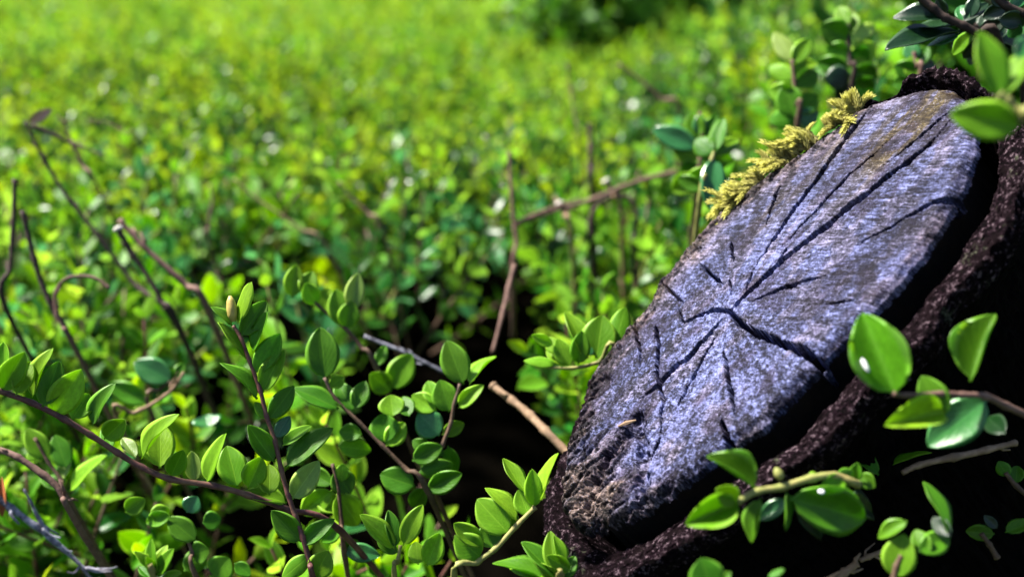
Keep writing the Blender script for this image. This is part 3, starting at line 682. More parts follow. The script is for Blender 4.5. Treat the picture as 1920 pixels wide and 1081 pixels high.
sprig('yellow green leafy tip lit from behind above the big oval leaf', 'B', .37,
  [(60,110),(100,165),(200,250),(250,310),(300,378)],
  [(12,140,28,28,64,'lime',0,0),(55,135,82,50,64,'lime',.003),(95,165,60,90,62,'lime',-.003),(120,190,140,105,80,'lime',.003,0),(190,240,160,110,80,'lime',0,0),(195,245,215,150,70,'lime'),(215,185,236,57,64,'pale',.0,0),(350,455,275,395,74,'lime',-.003,2),(345,448,418,328,88,'lime',.003,0),(300,370,330,300,40,'green')],
  mat='stem_brown', deep=(.02,.02,-.08))
sprig('dark sprig of rounded leaves crossing the thin grey twig left of the stump', 'B', .34,
  [(580,430),(560,500),(550,560),(520,640),(480,740)],
  [(592,432,535,283,94,'green',.002,0),(612,432,690,322,34,'lime'),(545,525,512,418,86,'green',0,0),(575,512,655,433,50,'lime',-.002),(512,605,438,528,94,'teal',0,0),(520,600,597,562,48,'lime'),(500,520,420,470,70,'lime',.003),(500,500,470,420,60,'lime',.004),(540,640,560,740,56,'green'),(480,660,420,620,50,'green'),(530,670,440,640,40,'green')],
  mat='stem_brown', deep=(.02,.02,-.08))
sprig('short bright sprig touching the upper left edge of the stump', 'B', .345,
  [(835,372),(960,377),(1050,357),(1110,330)],
  [(895,300,822,265,38,'lime'),(905,362,798,346,38,'lime'),(950,372,908,278,64,'lime',0,0),(980,365,992,253,64,'green',-.003,0),(1010,345,946,178,66,'lime',.004,1),(1040,345,1062,198,116,'lime',.002,0),(905,330,880,268,50,'lime',.003),(1000,330,1020,300,50,'teal'),(1100,300,1140,168,70,'lime',.004),(930,370,870,310,40,'lime')],
  mat='stem_green', deep=(.02,.03,-.09))
sprig('bright sprig of folded leaves rising beside the lower left of the stump', 'B', .285,
  [(835,845),(770,910),(700,985),(640,1030),(560,1090)],
  [(772,890,677,772,48,'lime'),(745,935,637,818,106,'lime',.003,0),(802,795,722,688,48,'lime'),(832,845,824,720,60,'lime',-.002,0),(845,832,907,662,42,'lime',0,3),(812,875,778,788,66,'lime',.003,2),(662,975,558,900,64,'lime',0,2),(650,1015,566,945,96,'lime',-.002,1),(690,985,670,898,84,'green',.003),(760,930,760,850,40,'lime')],
  mat='stem_green', r=(.0010,.0007), deep=(.01,.02,-.07))
sprig('cluster of small bright leaves against the dark bark at the stump foot', 'B', .275,
  [(930,1050),(925,1080),(910,1110)],
  [(930,1045,905,942,40,'lime',0,1),(940,1060,820,990,56,'lime'),(900,1070,885,925,64,'lime',.004,0),(955,1060,870,1008,50,'lime',-.002,2),(905,1085,790,960,50,'green',.004),(915,1090,745,1035,70,'lime'),(930,1085,970,1010,50,'green'),(890,1100,700,1010,46,'green',.003)],
  mat='stem_green', deep=(.0,.02,-.08))
sprig('pair of long folded leaves low between the tall sprig and the stump', 'B', .31,
  [(380,975),(370,1030),(360,1090)],
  [(388,975,452,838,66,'lime',0,0),(362,985,248,868,62,'lime',-.002),(360,985,340,855,50,'green',.004),(470,1045,512,930,74,'lime',0,2),(440,1040,430,960,60,'lime',.003),(372,1000,300,960,40,'green')],
  mat='stem_green', deep=(.0,.02,-.08))
sprig('loose sprig below the big oval leaf with wide green blades', 'B', .33,
  [(150,700),(170,790),(180,900),(190,1000)],
  [(160,720,210,800,80,'green'),(165,800,240,910,96,'lime',.003,0),(150,790,40,870,84,'lime',.004),(170,860,100,800,70,'lime',.004),(180,910,110,965,56,'green'),(180,760,185,700,50,'lime'),(190,990,310,1010,60,'teal'),(185,960,250,1000,50,'green'),(150,770,60,720,60,'green',.003)],
  mat='stem_brown', deep=(.0,.02,-.08))
# right hand sprigs, nearer than the stump
sprig('out of focus sprig with a big cupped leaf in front of the stump bark', 'C', .235,
  [(870,395),(920,402),(1050,395),(1130,400),(1215,405),(1290,440),(1380,480)],
  [(880,402,752,92,190,'green',.004,5),(1065,465,842,512,108,'lime',-.003,5),(1065,480,975,328,104,'green',.002,0),(1222,415,1000,590,150,'teal',.006,2),(1160,350,1248,92,110,'green',.003,5),(1290,545,1218,478,80,'dark',.01)],
  zs=[.232,.234,.236,.238,.24,.245,.25], mat='stem_pink', r=(.0010,.0006), deep=None)
sprig('near sprig of fleshy leaves on a yellow stem below the stump rim', 'C', .243,
  [(285,800),(360,760),(450,745),(560,712),(650,702),(735,735)],
  [(355,750,172,625,78,'green',.002,5),(292,800,92,885,110,'lime',-.002,5),(290,800,198,748,84,'lime',-.004,2),(372,788,322,952,62,'green',0,1),(470,790,368,868,58,'teal'),(470,760,457,905,24,'green'),(480,785,800,872,170,'green',.006,1),(640,750,632,700,40,'lime'),(700,800,805,835,90,'dark',.012),(555,712,590,700,40,'lime'),(640,705,700,765,56,'green',.002),(690,715,600,760,70,'green',-.004),(740,700,800,745,60,'green',-.003),(720,720,735,660,50,'green',-.003),(660,700,730,690,44,'green',.003),(500,830,640,920,110,'dark',.010)],
  zs=[.240,.242,.243,.245,.248,.255], mat='stem_green', r=(.0011,.0008), deep=(.012,.05,-.03), buds=[(450,715,428,672,34,'stem_green')])
sprig('dim sprig of upright leaves near the bottom right corner', 'C', .24,
  [(900,1000),(880,1040),(870,1090)],
  [(872,1085,912,922,116,'lime',0,0),(922,872,806,932,54,'green'),(965,985,1085,925,84,'green',.003),(1075,915,988,722,42,'green'),(1000,1000,950,900,70,'green',.004),(1085,930,1020,860,60,'dark',.005)],
  mat='stem_brown', r=(.0008,.0006), deep=None)
sprig('small dark leaf pair at the right edge under the tan twig', 'C', .27,
  [(1200,920),(1230,960),(1260,1010)], [(1250,920,1140,910,56,'green'),(1260,900,1210,850,36,'dark'),(1290,915,1400,870,50,'green')], mat='stem_brown', r=(.0008,.0006), deep=None)
sprig('tiny leaves at the right edge below the big cupped leaf sprig', 'C', .28,
  [(1290,690),(1330,740),(1400,800)], [(1300,705,1265,650,50,'green'),(1330,730,1335,660,50,'green'),(815,700,712,590,54,'green',.004),(870,660,1010,605,24,'lime')], mat='stem_brown', r=(.0008,.0006), deep=None)
sprig('single round leaf at the bottom edge right of the stump foot', 'C', .23,
  [(190,1110),(200,1160)], [(185,1120,150,1012,124,'green',0,0),(400,1085,458,1048,24,'green'),(210,1120,260,1060,40,'green')], mat='stem_brown', r=(.0008,.0006), deep=None)
sprig('bright sprig with two upright leaves and one level leaf over the stump top', 'D', .205,
  [(1600,480),(1640,510),(1690,560),(1735,600),(1790,640)],
  [(1605,492,1512,152,136,'lime',0,0),(1620,495,1770,225,118,'lime',.003,0),(1712,640,1360,575,190,'lime',.002,0),(1690,300,1770,180,90,'teal',.003)],
  mat='stem_green', r=(.0013,.0010), deep=(.04,.02,-.05))
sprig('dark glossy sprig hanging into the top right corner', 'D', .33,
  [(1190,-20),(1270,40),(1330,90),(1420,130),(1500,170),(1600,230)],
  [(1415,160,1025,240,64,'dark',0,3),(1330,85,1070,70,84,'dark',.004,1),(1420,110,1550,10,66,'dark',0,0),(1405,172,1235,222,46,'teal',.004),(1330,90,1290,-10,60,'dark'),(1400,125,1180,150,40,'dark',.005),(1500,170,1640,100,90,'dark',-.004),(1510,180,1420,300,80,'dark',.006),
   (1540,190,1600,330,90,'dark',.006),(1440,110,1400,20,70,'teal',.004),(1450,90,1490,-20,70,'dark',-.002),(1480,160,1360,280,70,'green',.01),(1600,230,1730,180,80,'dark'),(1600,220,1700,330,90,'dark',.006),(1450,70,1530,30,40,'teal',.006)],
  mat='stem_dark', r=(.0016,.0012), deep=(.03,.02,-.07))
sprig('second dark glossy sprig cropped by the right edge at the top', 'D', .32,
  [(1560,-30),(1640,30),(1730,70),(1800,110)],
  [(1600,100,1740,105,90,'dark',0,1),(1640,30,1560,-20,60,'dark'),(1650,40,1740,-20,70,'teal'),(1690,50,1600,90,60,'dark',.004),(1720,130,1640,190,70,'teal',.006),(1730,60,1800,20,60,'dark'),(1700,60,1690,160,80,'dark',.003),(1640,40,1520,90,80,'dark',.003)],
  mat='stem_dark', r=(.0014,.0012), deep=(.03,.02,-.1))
sprig('pale teal oval leaf and its mates behind the stump beside the lowest moss', 'D', .40,
  [(160,770),(150,800),(120,900),(90,1000)],
  [(160,800,138,1055,118,'teal',-.006,0),(150,780,60,700,110,'green'),(165,770,205,590,80,'green',.004),(130,850,20,960,100,'lime'),(160,790,280,700,90,'lime',.01),(100,960,-20,900,80,'green')],
  mat='stem_green', r=(.0012,.0008), deep=(.0,.02,-.1))
sprig('lime shoot at the left edge above the slanting dark sprig', 'A', .36,
  [(130,560),(180,650),(230,720),(262,800)],
  [(180,645,98,525,76,'lime',0,0),(250,675,205,545,76,'green',.003),(262,760,395,622,48,'lime',0,3),(150,640,110,600,60,'lime'),(230,720,260,620,40,'pale'),(240,760,150,700,50,'green',.003)],
  mat='stem_brown', deep=(.01,.02,-.08))
sprig('flat teal leaves over the dark hollow left of the tall upright sprig', 'A', .40,
  [(640,350),(600,380),(560,450)], [(645,345,500,275,96,'teal',0,0),(550,430,412,358,76,'green'),(660,330,690,280,40,'green'),(780,520,770,470,100,'teal',.004),(600,400,660,300,60,'green',.004)], mat='stem_brown', deep=(.01,.02,-.08))
sprig('shaded leaves under the slanting dark sprig near the bottom edge', 'A', .335,
  [(700,930),(720,990),(740,1090)], [(735,945,628,858,80,'green',0,0),(640,850,540,880,60,'green'),(760,880,830,860,70,'green'),(720,1000,780,980,84,'green'),(690,1060,780,975,80,'green'),(800,1080,860,1010,100,'green',.002),(880,1030,940,1075,50,'green'),(470,840,540,790,70,'lime'),(560,850,640,830,60,'lime'),(700,840,740,780,70,'teal')], mat='stem_brown', deep=(.01,.02,-.08))

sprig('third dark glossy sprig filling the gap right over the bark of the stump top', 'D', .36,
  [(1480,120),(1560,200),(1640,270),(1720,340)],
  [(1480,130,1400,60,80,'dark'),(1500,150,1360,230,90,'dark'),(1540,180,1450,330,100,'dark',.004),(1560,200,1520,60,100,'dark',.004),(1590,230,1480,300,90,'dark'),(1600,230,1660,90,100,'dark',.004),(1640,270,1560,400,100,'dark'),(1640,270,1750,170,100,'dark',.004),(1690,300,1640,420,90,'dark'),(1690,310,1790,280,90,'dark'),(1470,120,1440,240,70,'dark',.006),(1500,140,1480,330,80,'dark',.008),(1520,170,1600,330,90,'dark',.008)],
  mat='stem_dark', deep=(.03,.03,-.08))

sprig('blurred sprig with one broad round leaf high behind the stump', 'E', .43,
  [(1040,120),(1045,230),(1050,320),(1060,430)],
  [(1045,190,900,130,130,'green',0,0),(1050,170,1060,60,90,'lime'),(1060,200,1180,120,70,'pale'),(1050,260,1140,300,110,'green'),(1050,280,930,240,100,'green'),(1050,330,1190,210,130,'lime',.006),(1045,340,880,310,90,'green'),(1055,360,1200,390,120,'green'),(1055,380,930,400,120,'dark'),(1040,130,990,30,80,'lime'),(1060,400,1180,470,110,'green'),(1055,420,980,500,90,'dark')], mat='stem_dark', r=(.0012,.0008), deep=(.0,.02,-.1))
sprig('blurred sprig of broad mid green leaves just above the highest moss', 'E', .42,
  [(760,300),(770,400),(780,520),(790,600)],
  [(770,400,640,330,90,'lime'),(765,310,670,150,90,'pale',.006),(765,320,850,190,90,'lime'),(775,430,900,360,100,'green'),(775,590,720,420,130,'green',0,0),(785,560,880,480,110,'green'),(780,480,640,450,100,'lime'),(785,590,640,600,100,'green'),(790,610,900,560,100,'teal'),(770,380,890,290,80,'lime')], mat='stem_brown', r=(.0012,.0008), deep=(.0,.02,-.1))
sprig('blurred sprig with teal and green upright leaves left of the lowest moss', 'E', .44,
  [(300,560),(310,680),(300,780),(290,900)],
  [(300,700,250,560,100,'green',0,0),(310,720,385,570,80,'green',0,0),(300,680,300,570,70,'teal'),(290,740,60,640,110,'teal',.004),(305,780,440,720,90,'lime'),(300,790,170,740,100,'lime'),(300,820,200,880,100,'green'),(310,790,480,800,90,'lime'),(295,880,150,960,110,'lime')], mat='stem_brown', r=(.0012,.0008), deep=(.0,.02,-.1))
sprig('pale blurred sprig catching light below the dark glossy sprig', 'E', .40,
  [(1370,260),(1380,330),(1390,430)],
  [(1375,300,1340,210,80,'teal'),(1380,400,1350,280,80,'lime',0,0),(1380,330,1440,230,80,'green'),(1385,360,1270,330,90,'green'),(1380,340,1480,320,80,'dark'),(1385,400,1260,420,100,'green'),(1390,420,1500,390,90,'dark')], mat='stem_pink', r=(.0012,.0008), deep=(.0,.02,-.1))

# ------------------------------------------------------------------ bare twigs
def twig(label, c, pts, zs, r, mat, cut=None, group='bare twigs standing in the shrub', deep=None, cutmat='cut', extra=()):
    if isinstance(zs, (int, float)): zs = [zs] * len(pts)
    P = [px(*cpx(c, x, y), z) for (x, y), z in zip(pts, zs)]
    if deep: P = P + [P[-1] + Vector(deep)]
    C = catmull(P, 7); n = len(C); org = Vector(C[-1]); r = [q * .56 for q in r]
    rr = np.interp(np.linspace(0, 1, n), np.linspace(0, 1, len(r)), r) * (1 + .25 * np.power(.5 + .5 * np.cos(np.arange(n) * 2 * np.pi / 9), 5))
    V, F = tube_geo(np.array(C) - np.array(org), rr, 9, .22)
    for ex in extra:
        Q = [px(*cpx(c, x, y), z) for x, y, z in ex[0]]; Cq = catmull(Q, 5); rq = np.linspace(ex[1], ex[1] * .35, len(Cq))
        v2, f2 = tube_geo(np.array(Cq) - np.array(org), rq, 6, .2); F = F + [tuple(i + len(V) for i in f) for f in f2]; V = np.vstack([V, v2])
    for _ in range(int(RNG.integers(2, 5))):           # side spurs and bud scars
        i = int(RNG.integers(1, n - 1)); q = np.array(C[i]) - np.array(org); dd = np.array(C[i - 1]) - np.array(C[i]); dd /= np.linalg.norm(dd) + 1e-9
        sd_ = RNG.normal(0, 1, 3); sd_ -= dd * (sd_ @ dd); sd_ /= np.linalg.norm(sd_); L_ = float(RNG.uniform(.002, .006))
        v2, f2 = tube_geo([q, q + (sd_ * .8 + dd * .5) * L_ * .5, q + (sd_ * .6 + dd * 1.0) * L_], [rr[i] * .75, rr[i] * .5, rr[i] * .25], 6, .2); F = F + [tuple(k + len(V) for k in f) for f in f2]; V = np.vstack([V, v2])
    o = link('bare_twig', mesh('bare_twig', V, F, [MAT[mat]])); o.location = org
    tag(o, label, 'twig', group)
    if cut:
        d = (Vector(C[0]) - Vector(C[1])).normalized(); q = Vector(C[0])
        v2, f2 = tube_geo([tuple(q - d * rr[0] * .3 - org), tuple(q + d * rr[0] * .5 - org), tuple(q + d * rr[0] * .75 - org)], [rr[0] * 1.12 * cut, rr[0] * 1.1 * cut, rr[0] * .8 * cut], 10, .15)
        link('cut_end', mesh('cut_end', v2, f2, [MAT[cutmat]]), o)
    return o
DN = (.01, .03, -.10)
twig('long dark bare twig leaning from the upper left with a withered pink tip', 'N', [(48,228),(75,285),(110,345),(150,400),(190,450),(250,530),(330,610)], .47, (.0016,.0019,.0022), 'stem_dark', deep=DN, extra=[([(60,235,.47),(95,250,.472),(130,268,.474),(170,280,.476)], .0014)])
twig('short pinkish twig just right of the long leaning dark twig', 'N', [(120,225),(132,262),(155,310),(190,362)], .49, (.0014,.0014,.0010), 'stem_pink', deep=DN, extra=[([(132,265,.49),(165,280,.49),(200,292,.49)], .001)])
twig('dark straight upright twig at the far left edge', 'N', [(28,335),(25,420),(20,500),(14,585)], .42, (.0016,.0018,.002), 'stem_dark', deep=DN)
twig('dark bent twig beside the upright one at the left edge', 'N', [(42,395),(60,470),(78,530),(105,590),(130,630)], .41, (.0018,.002,.0016), 'stem_dark', deep=DN)
twig('pale hooked stem curling over at the left edge', 'N', [(205,540),(180,522),(150,517),(120,525),(104,550),(106,585),(122,620),(138,650)], .40, (.0012,.0013,.0016), 'stem_pink', deep=DN)
twig('reddish twig with a bright white cut end', 'N', [(224,412),(258,450),(300,490),(350,535),(390,580)], .43, (.0022,.0024,.0026), 'stem_pink', deep=DN)
twig('dark snapped twig with a white end beside the reddish one', 'N', [(222,430),(245,470),(275,515),(305,565),(335,610)], .425, (.0022,.0018,.0018), 'stem_dark', cut=1.25, deep=DN)
twig('thin pale twig slanting to a grey blue end above the lime tip', 'N', [(438,335),(478,370),(520,398),(565,430),(612,462)], 0.54, (.0009,.0012,.0020), 'stem_tan', deep=(.02,.03,-.08))
twig('short forked pinkish twig stub left of the middle', 'N', [(635,340),(660,372),(690,400),(720,440)], 0.55, (.0012,.0019,.0014), 'stem_pink', deep=DN)
twig('thin upright stub with a pale tip in the left middle', 'N', [(395,345),(398,380),(392,420),(398,470)], 0.55, (.0013,.0016,.0014), 'stem_brown', deep=DN)
twig('brown upright stem forking below the middle of the photo', 'N', [(955,285),(958,340),(962,400),(968,450),(962,500)], [.50,.50,.50,.50,.50], (.0017,.0020,.0026), 'stem_pink', deep=(0,.02,-.05), extra=[([(968,420,.50),(1000,405,.505),(1040,388,.51),(1090,372,.52)], .0016)])
twig('dark thick stub standing among bright leaves in the upper middle', 'N', [(1106,232),(1108,270),(1108,310),(1110,360)], 0.58, (.0026,.0030,.0030), 'stem_dark', deep=DN)
twig('reddish level branch reaching right toward the stump', 'N', [(1268,322),(1225,332),(1180,346),(1150,358),(1100,378),(1040,394),(985,416)], [.54,.54,.54,.54,.54,.54,.54], (.0024,.0026,.0020), 'stem_pink')
twig('dark arched stem under the reddish level branch', 'N', [(1150,362),(1180,372),(1194,400),(1190,435),(1188,480)], 0.545, (.0022,.0028,.0022), 'stem_dark', deep=DN)
twig('second dark stem bending left under the reddish level branch', 'N', [(1150,365),(1120,385),(1105,420),(1110,470)], 0.545, (.0018,.0024,.0020), 'stem_dark', deep=DN)
twig('small stub with a bright cut end left of the dark arched stem', 'N', [(1136,340),(1150,365),(1165,400)], 0.545, (.0026,.0026,.002), 'stem_tan', cut=1.2, deep=DN)
twig('lower small stub with a bright cut end on the level branch', 'N', [(1049,381),(1058,402),(1070,440)], 0.54, (.0024,.0024,.002), 'stem_tan', cut=1.2, deep=DN)
twig('thick tan twig running behind the left edge of the stump', 'B', [(695,440),(740,475),(790,512),(835,555),(875,595),(945,665),(1010,720)], [.375,.37,.365,.36,.355,.35,.345], (.0024,.0027,.0028,.0030), 'stem_tan', deep=None, cut=1.0, cutmat='stem_tan')
twig('thin grey twig crossing the dark hollow toward the rounded leaves', 'B', [(258,270),(320,295),(380,318),(450,352),(530,392)], .40, (.0012,.0013,.0011), 'stem_grey')
twig('pinkish stem dropping into the dark hollow left of the stump', 'B', [(765,30),(748,90),(735,150),(715,230),(690,325)], [.445,.44,.435,.43,.425], (.0018,.0020,.0012), 'stem_pink')
twig('weathered grey twig with a frayed end in the bottom left corner', 'A', [(432,1046),(380,1050),(320,1048),(270,1005),(200,945),(140,895),(70,845),(10,800),(-40,765)], [.262,.262,.262,.262,.261,.26,.259,.258,.257], (.0001,.0006,.0014,.0015,.0017), 'stem_grey',
  extra=[([(320,1048,.262),(370,1062,.262),(420,1060,.261)], .0005), ([(310,1045,.262),(330,1075,.262),(345,1085,.262)], .0006), ([(190,935,.261),(150,870,.26),(118,805,.259),(90,752,.258)], .0007), ([(160,900,.26),(195,925,.26),(228,935,.259)], .0005), ([(230,965,.261),(255,985,.261),(272,985,.261)], .0004), ([(330,1046,.262),(385,1056,.261),(440,1043,.26)], .0004), ([(300,1040,.262),(280,1065,.261),(252,1063,.26)], .0004)])
twig('pale brown twig curving down under the slanting dark sprig', 'A', [(-20,600),(50,625),(110,662),(200,730),(250,800),(275,860)], .33, (.0019,.0020,.0014), 'stem_pink', deep=DN)
twig('thin pale twig curving across the dark hollow at the left', 'A', [(690,315),(640,385),(560,440),(500,468),(440,490)], .39, (.0010,.0014,.0012), 'stem_tan', deep=DN)
twig('tan twig lying across the dark lower right under the teal leaf', 'C', [(1330,578),(1250,598),(1150,622),(1050,642),(960,665),(905,690)], [.28,.278,.275,.272,.27,.268], (.0015,.0018,.0012), 'stem_tan')
twig('tan broken twig end at the bottom edge right of the stump foot', 'C', [(735,1030),(700,1055),(650,1085),(600,1110)], .27, (.0018,.0020,.0020), 'stem_tan')
twig('short brown twig behind the dim upright leaves at the bottom right', 'C', [(830,985),(790,1000),(745,1020)], .275, (.0012,.0013,.0012), 'stem_tan')
twig('thin bare twig slanting through the blurred leaves at the top', 'N', [(1160,120),(1200,150),(1240,185),(1275,215)], .62, (.0014,.0020,.0024), 'stem_pink', deep=DN)
twig('slim upright twig in the blurred leaves above the middle', 'N', [(1064,120),(1070,165),(1078,220),(1085,270)], .62, (.0010,.0012,.0014), 'stem_brown', deep=DN)
twig('slim arching bare stem in the upper left', 'N', [(165,225),(200,230),(235,250),(268,276)], .52, (.0006,.0008,.0008), 'stem_brown', deep=DN)
# bits of withered growth
def withered(label, u, v, z, u2, v2, w_, mat):
    root = px(u, v, z); T2 = px(u2, v2, z); Y = T2 - root; L = Y.length; Y /= L; Vw = (CAM - root).normalized(); N = (Vw - Y * Vw.dot(Y)).normalized(); X = Y.cross(N); tw = w_ / FPX * z
    me = leaf_mesh('withered_leaf', [MAT[mat]], fold=.3, curl=.3, twist=.5)
    o = link('withered_leaf', me, None, Matrix(((X.x*tw, Y.x*L, N.x*L, root.x), (X.y*tw, Y.y*L, N.y*L, root.y), (X.z*tw, Y.z*L, N.z*L, root.z), (0,0,0,1))))
    tag(o, label, 'leaf')
MAT['withered'] = bark_like('withered_pink', (.50, .26, .18), (.62, .38, .27), (.40, .20, .14), 200, .6, .2)
withered('withered pink leaf at the tip of the long leaning dark twig', 56, 230, .468, 96, 205, 20, 'withered')
withered('orange brown dry husk at the left edge above the frayed grey twig', 4, 968, .258, 3, 895, 16, 'orange')
# white flecks on two leaves
def fleck(label, u, v, z, w_, h_, ang):
    c = px(u, v, z); Vw = (CAM - c).normalized(); import bmesh
    bm = bmesh.new(); bmesh.ops.create_uvsphere(bm, u_segments=14, v_segments=9, radius=1)
    me = bpy.data.meshes.new('white_fleck'); bm.to_mesh(me); bm.free(); me.materials.append(MAT['drop'])
    for vtx in me.vertices: vtx.co *= 1 + .18 * (random.random() - .5)
    me.polygons.foreach_set('use_smooth', np.ones(len(me.polygons), bool))
    o = link('white_fleck', me); q = Vw.to_track_quat('Z', 'Y') @ Euler((0, 0, ang)).to_quaternion()
    o.matrix_world = Matrix.Translation(c) @ q.to_matrix().to_4x4() @ Matrix.Diagonal((w_ / FPX * z / 2, h_ / FPX * z / 2, .0004, 1)); tag(o, label, 'fleck')
fleck('long white fleck lying in the big cupped leaf before the stump bark', 1622, 684, .2300, 9, 27, .6)
fleck('round white drop on the near fleshy dark leaf below the stump rim', 1540, 921, .2400, 12, 9, .0)
# ------------------------------------------------------------------ the rest of the shrub
def top_height(x, y):
    "height of the shrub's top over the ground"
    x = np.asarray(x, float); y = np.asarray(y, float)
    h = np.interp(y, [0.0, .20, .29, .35, .45, .6, 1.0, 2.0, 3.0, 6.0], [.10, .13, .172, .198, .222, .236, .236, .236, .25, .34])
    h = h + .020 * (fbm(x * 7 + 3, y * 7) - .5) + .08 * (fbm(x * 2.2 + 9, y * 2.2) - .5) * sstep(.5, 1.2, y)
    h = h + .095 * sstep(.06, .26, x - .06 * (y - .5)) * sstep(.38, .60, y) * (1 - .75 * sstep(.95, 1.4, y))
    return h
def leaf_geo(nu, nv, fold, curl, thick):
    t = np.linspace(0, 1, nv + 1); hw = .5 * np.power(np.clip(np.sin(np.pi * np.power(t, .93)), 0, 1), .72); hw = np.maximum(hw, .035 * (1 - t) + .006)
    s = np.linspace(-1, 1, nu + 1); S, Tt = np.meshgrid(s, t); HW = hw[:, None] * np.ones_like(S)
    V = np.stack([S * HW, Tt, fold * np.abs(S) * HW - curl * Tt ** 2 + .35 * curl * Tt], -1).reshape(-1, 3); UV = np.stack([S * .5 + .5, Tt], -1).reshape(-1, 2)
    n = nu + 1; F = np.array([(j*n+i, j*n+i+1, (j+1)*n+i+1, (j+1)*n+i) for j in range(nv) for i in range(nu)]); return V, F, UV
def sprig_layout(rng, L, nodes, lean, curve, leafL):
    "stem points and leaf frames (base, along, normal, length, width) of one upright sprig, root at the origin"
    m = nodes + 2; a0 = rng.uniform(0, 6.28); P = []
    for i in range(m + 1):
        t = i / m; r = lean * t + curve * t * t
        P.append(np.array([math.cos(a0) * r * L, math.sin(a0) * r * L, L * t * (1 - .12 * t * abs(curve))]))
    frames = []; twist = rng.uniform(0, 3.14)
    for k in range(nodes + 1):
        t = .16 + .84 * k / nodes; f = t * m; i = min(int(f), m - 1); B = P[i] + (P[i + 1] - P[i]) * (f - i); T = P[i + 1] - P[i]; T /= np.linalg.norm(T)
        x = np.cross(T, [.3, .8, .1]); x /= np.linalg.norm(x); y = np.cross(T, x); ang = twist + k * 1.5708 + rng.normal(0, .25); last = k >= nodes - 1
        for sgn in (1, -1):
            o = (x * math.cos(ang) + y * math.sin(ang)) * sgn; e = rng.uniform(.45, .95) if not last else rng.uniform(1.0, 1.9)
            al = o + T * e + np.array([0, 0, .12]); al /= np.linalg.norm(al); N = T - al * (T @ al); N = N / np.linalg.norm(N) + .25 * rng.normal(0, 1, 3); N -= al * (N @ al); N /= np.linalg.norm(N)
            s = leafL * rng.uniform(.78, 1.12) * (1.0 if k < nodes - 1 else (.8 if k == nodes - 1 else .55)); frames.append((B, al, N, s, s * rng.uniform(.46, .62)))
    return P, frames
def frame_matrix(B, al, N, l, wd):
    X = np.cross(al, N); return Matrix(((X[0]*wd, al[0]*l, N[0]*l, B[0]), (X[1]*wd, al[1]*l, N[1]*l, B[1]), (X[2]*wd, al[2]*l, N[2]*l, B[2]), (0,0,0,1)))
# individual sprigs: eight kinds with their own leaves and stem, then copies
rng = np.random.default_rng(21)
mid_leaf = {m: [leaf_mesh('leaf_blade', [MAT[m]], nu=4, nv=7, thick=0, **SHAPES[k]) for k in range(5)] for m in ('green', 'lime', 'teal', 'dark', 'pale', 'fill', 'deep')}
KINDS = []
MAIN = ('fill', 'lime', 'green', 'fill', 'deep', 'fill', 'lime', 'fill', 'teal', 'fill', 'deep', 'deep')
for k in range(12):
    L = rng.uniform(.060, .085); nodes = int(rng.integers(5, 7)); P, fr = sprig_layout(rng, L, nodes, rng.uniform(.0, .35), rng.uniform(-.1, .5), .0165)
    rr = np.linspace(.0011, .0005, len(P)); V, F = tube_geo(P, rr, 6, .1); sm = mesh('stem', V, F, [MAT[('stem_red', 'stem_brown', 'stem_green')[k % 3]]])
    main = MAIN[k]; leaves = []
    for q, f in enumerate(fr):
        m = main if rng.random() < .85 else ('teal' if rng.random() < .4 else 'green'); m = 'lime' if q >= len(fr) - 2 and main in ('fill', 'green') and rng.random() < .6 else m
        leaves.append((mid_leaf[m][int(rng.integers(0, 5))], frame_matrix(*f)))
    KINDS.append((sm, leaves))
FACE_C = PITH.copy()
AX = -NRM
def clear_of_stump(p, r=.02):
    d = Vector(p) - PITH; t = d.dot(AX); q = d - AX * t
    return not (-.03 < t < .5 and abs(q.dot(UA)) < .118 + r and abs(q.dot(VA)) < .078 + r)
FACE_POLY = np.array(OUT_PX, float)
def hides_stump(p):
    "does a sprig here stand between the camera and the cut face?"
    u0, v0, z0_ = topx(p)
    if z0_ > .42 or u0 < 500 * (z0_ > .2): return False
    for h in (0, .04, .08):
        q = Vector(p) + Vector((0, 0, h)); u, v, z = topx(q)
        if z <= .02: return True
        for du, dv in ((0, 0), (45, 0), (-45, 0), (0, 45), (0, -45)):
            k = .3 / z
            if inside(np.array([u + du * k]), np.array([v + dv * k]), FACE_POLY)[0] and z < .40: return True
    return False
# dark hollows of the photograph, as round gaps in the shrub top (x, y, radius)
def hollow(u, v, z, r): p = px(u, v, z); return (p.x, p.y, r * 1.15)
HOLLOWS = [hollow(370, 700, .40, .036), hollow(430, 760, .38, .026), hollow(900, 770, .40, .044), hollow(985, 700, .42, .036), hollow(560, 640, .44, .030), hollow(400, 560, .50, .028), hollow(810, 560, .48, .036), hollow(900, 860, .36, .032), hollow(980, 600, .46, .026), hollow(330, 960, .33, .020), hollow(690, 600, .45, .026), hollow(120, 1000, .32, .022)]
def in_hollow(x, y): return any((x - a) ** 2 + (y - b) ** 2 < r * r for a, b, r in HOLLOWS)
def where(u, v):
    if v > 690: return 'under the long slanting dark sprig' if u < 560 else ('low between the tall upright sprig and the stump' if u < 1100 else 'in the dark corner right of the stump')
    if v > 430: return ('beside the dark twigs at the left edge' if u < 250 else 'round the reddish twig with a white cut end' if u < 480 else 'behind the yellow green leafy tip' if u < 800 else
                        'round the brown forking stem' if u < 1100 else 'against the far rim of the stump')
    return ('behind the long leaning dark twig' if u < 420 else 'above the thin pale twig in the middle' if u < 860 else 'round the reddish level branch' if u < 1250 else
            'behind the moss tufts' if u < 1500 else 'below the dark glossy sprigs at the top right')
HUE = {'fill': 'fresh green', 'lime': 'lime green', 'green': 'mid green', 'teal': 'bluish green', 'deep': 'dark green'}
placed = []; grid = {}
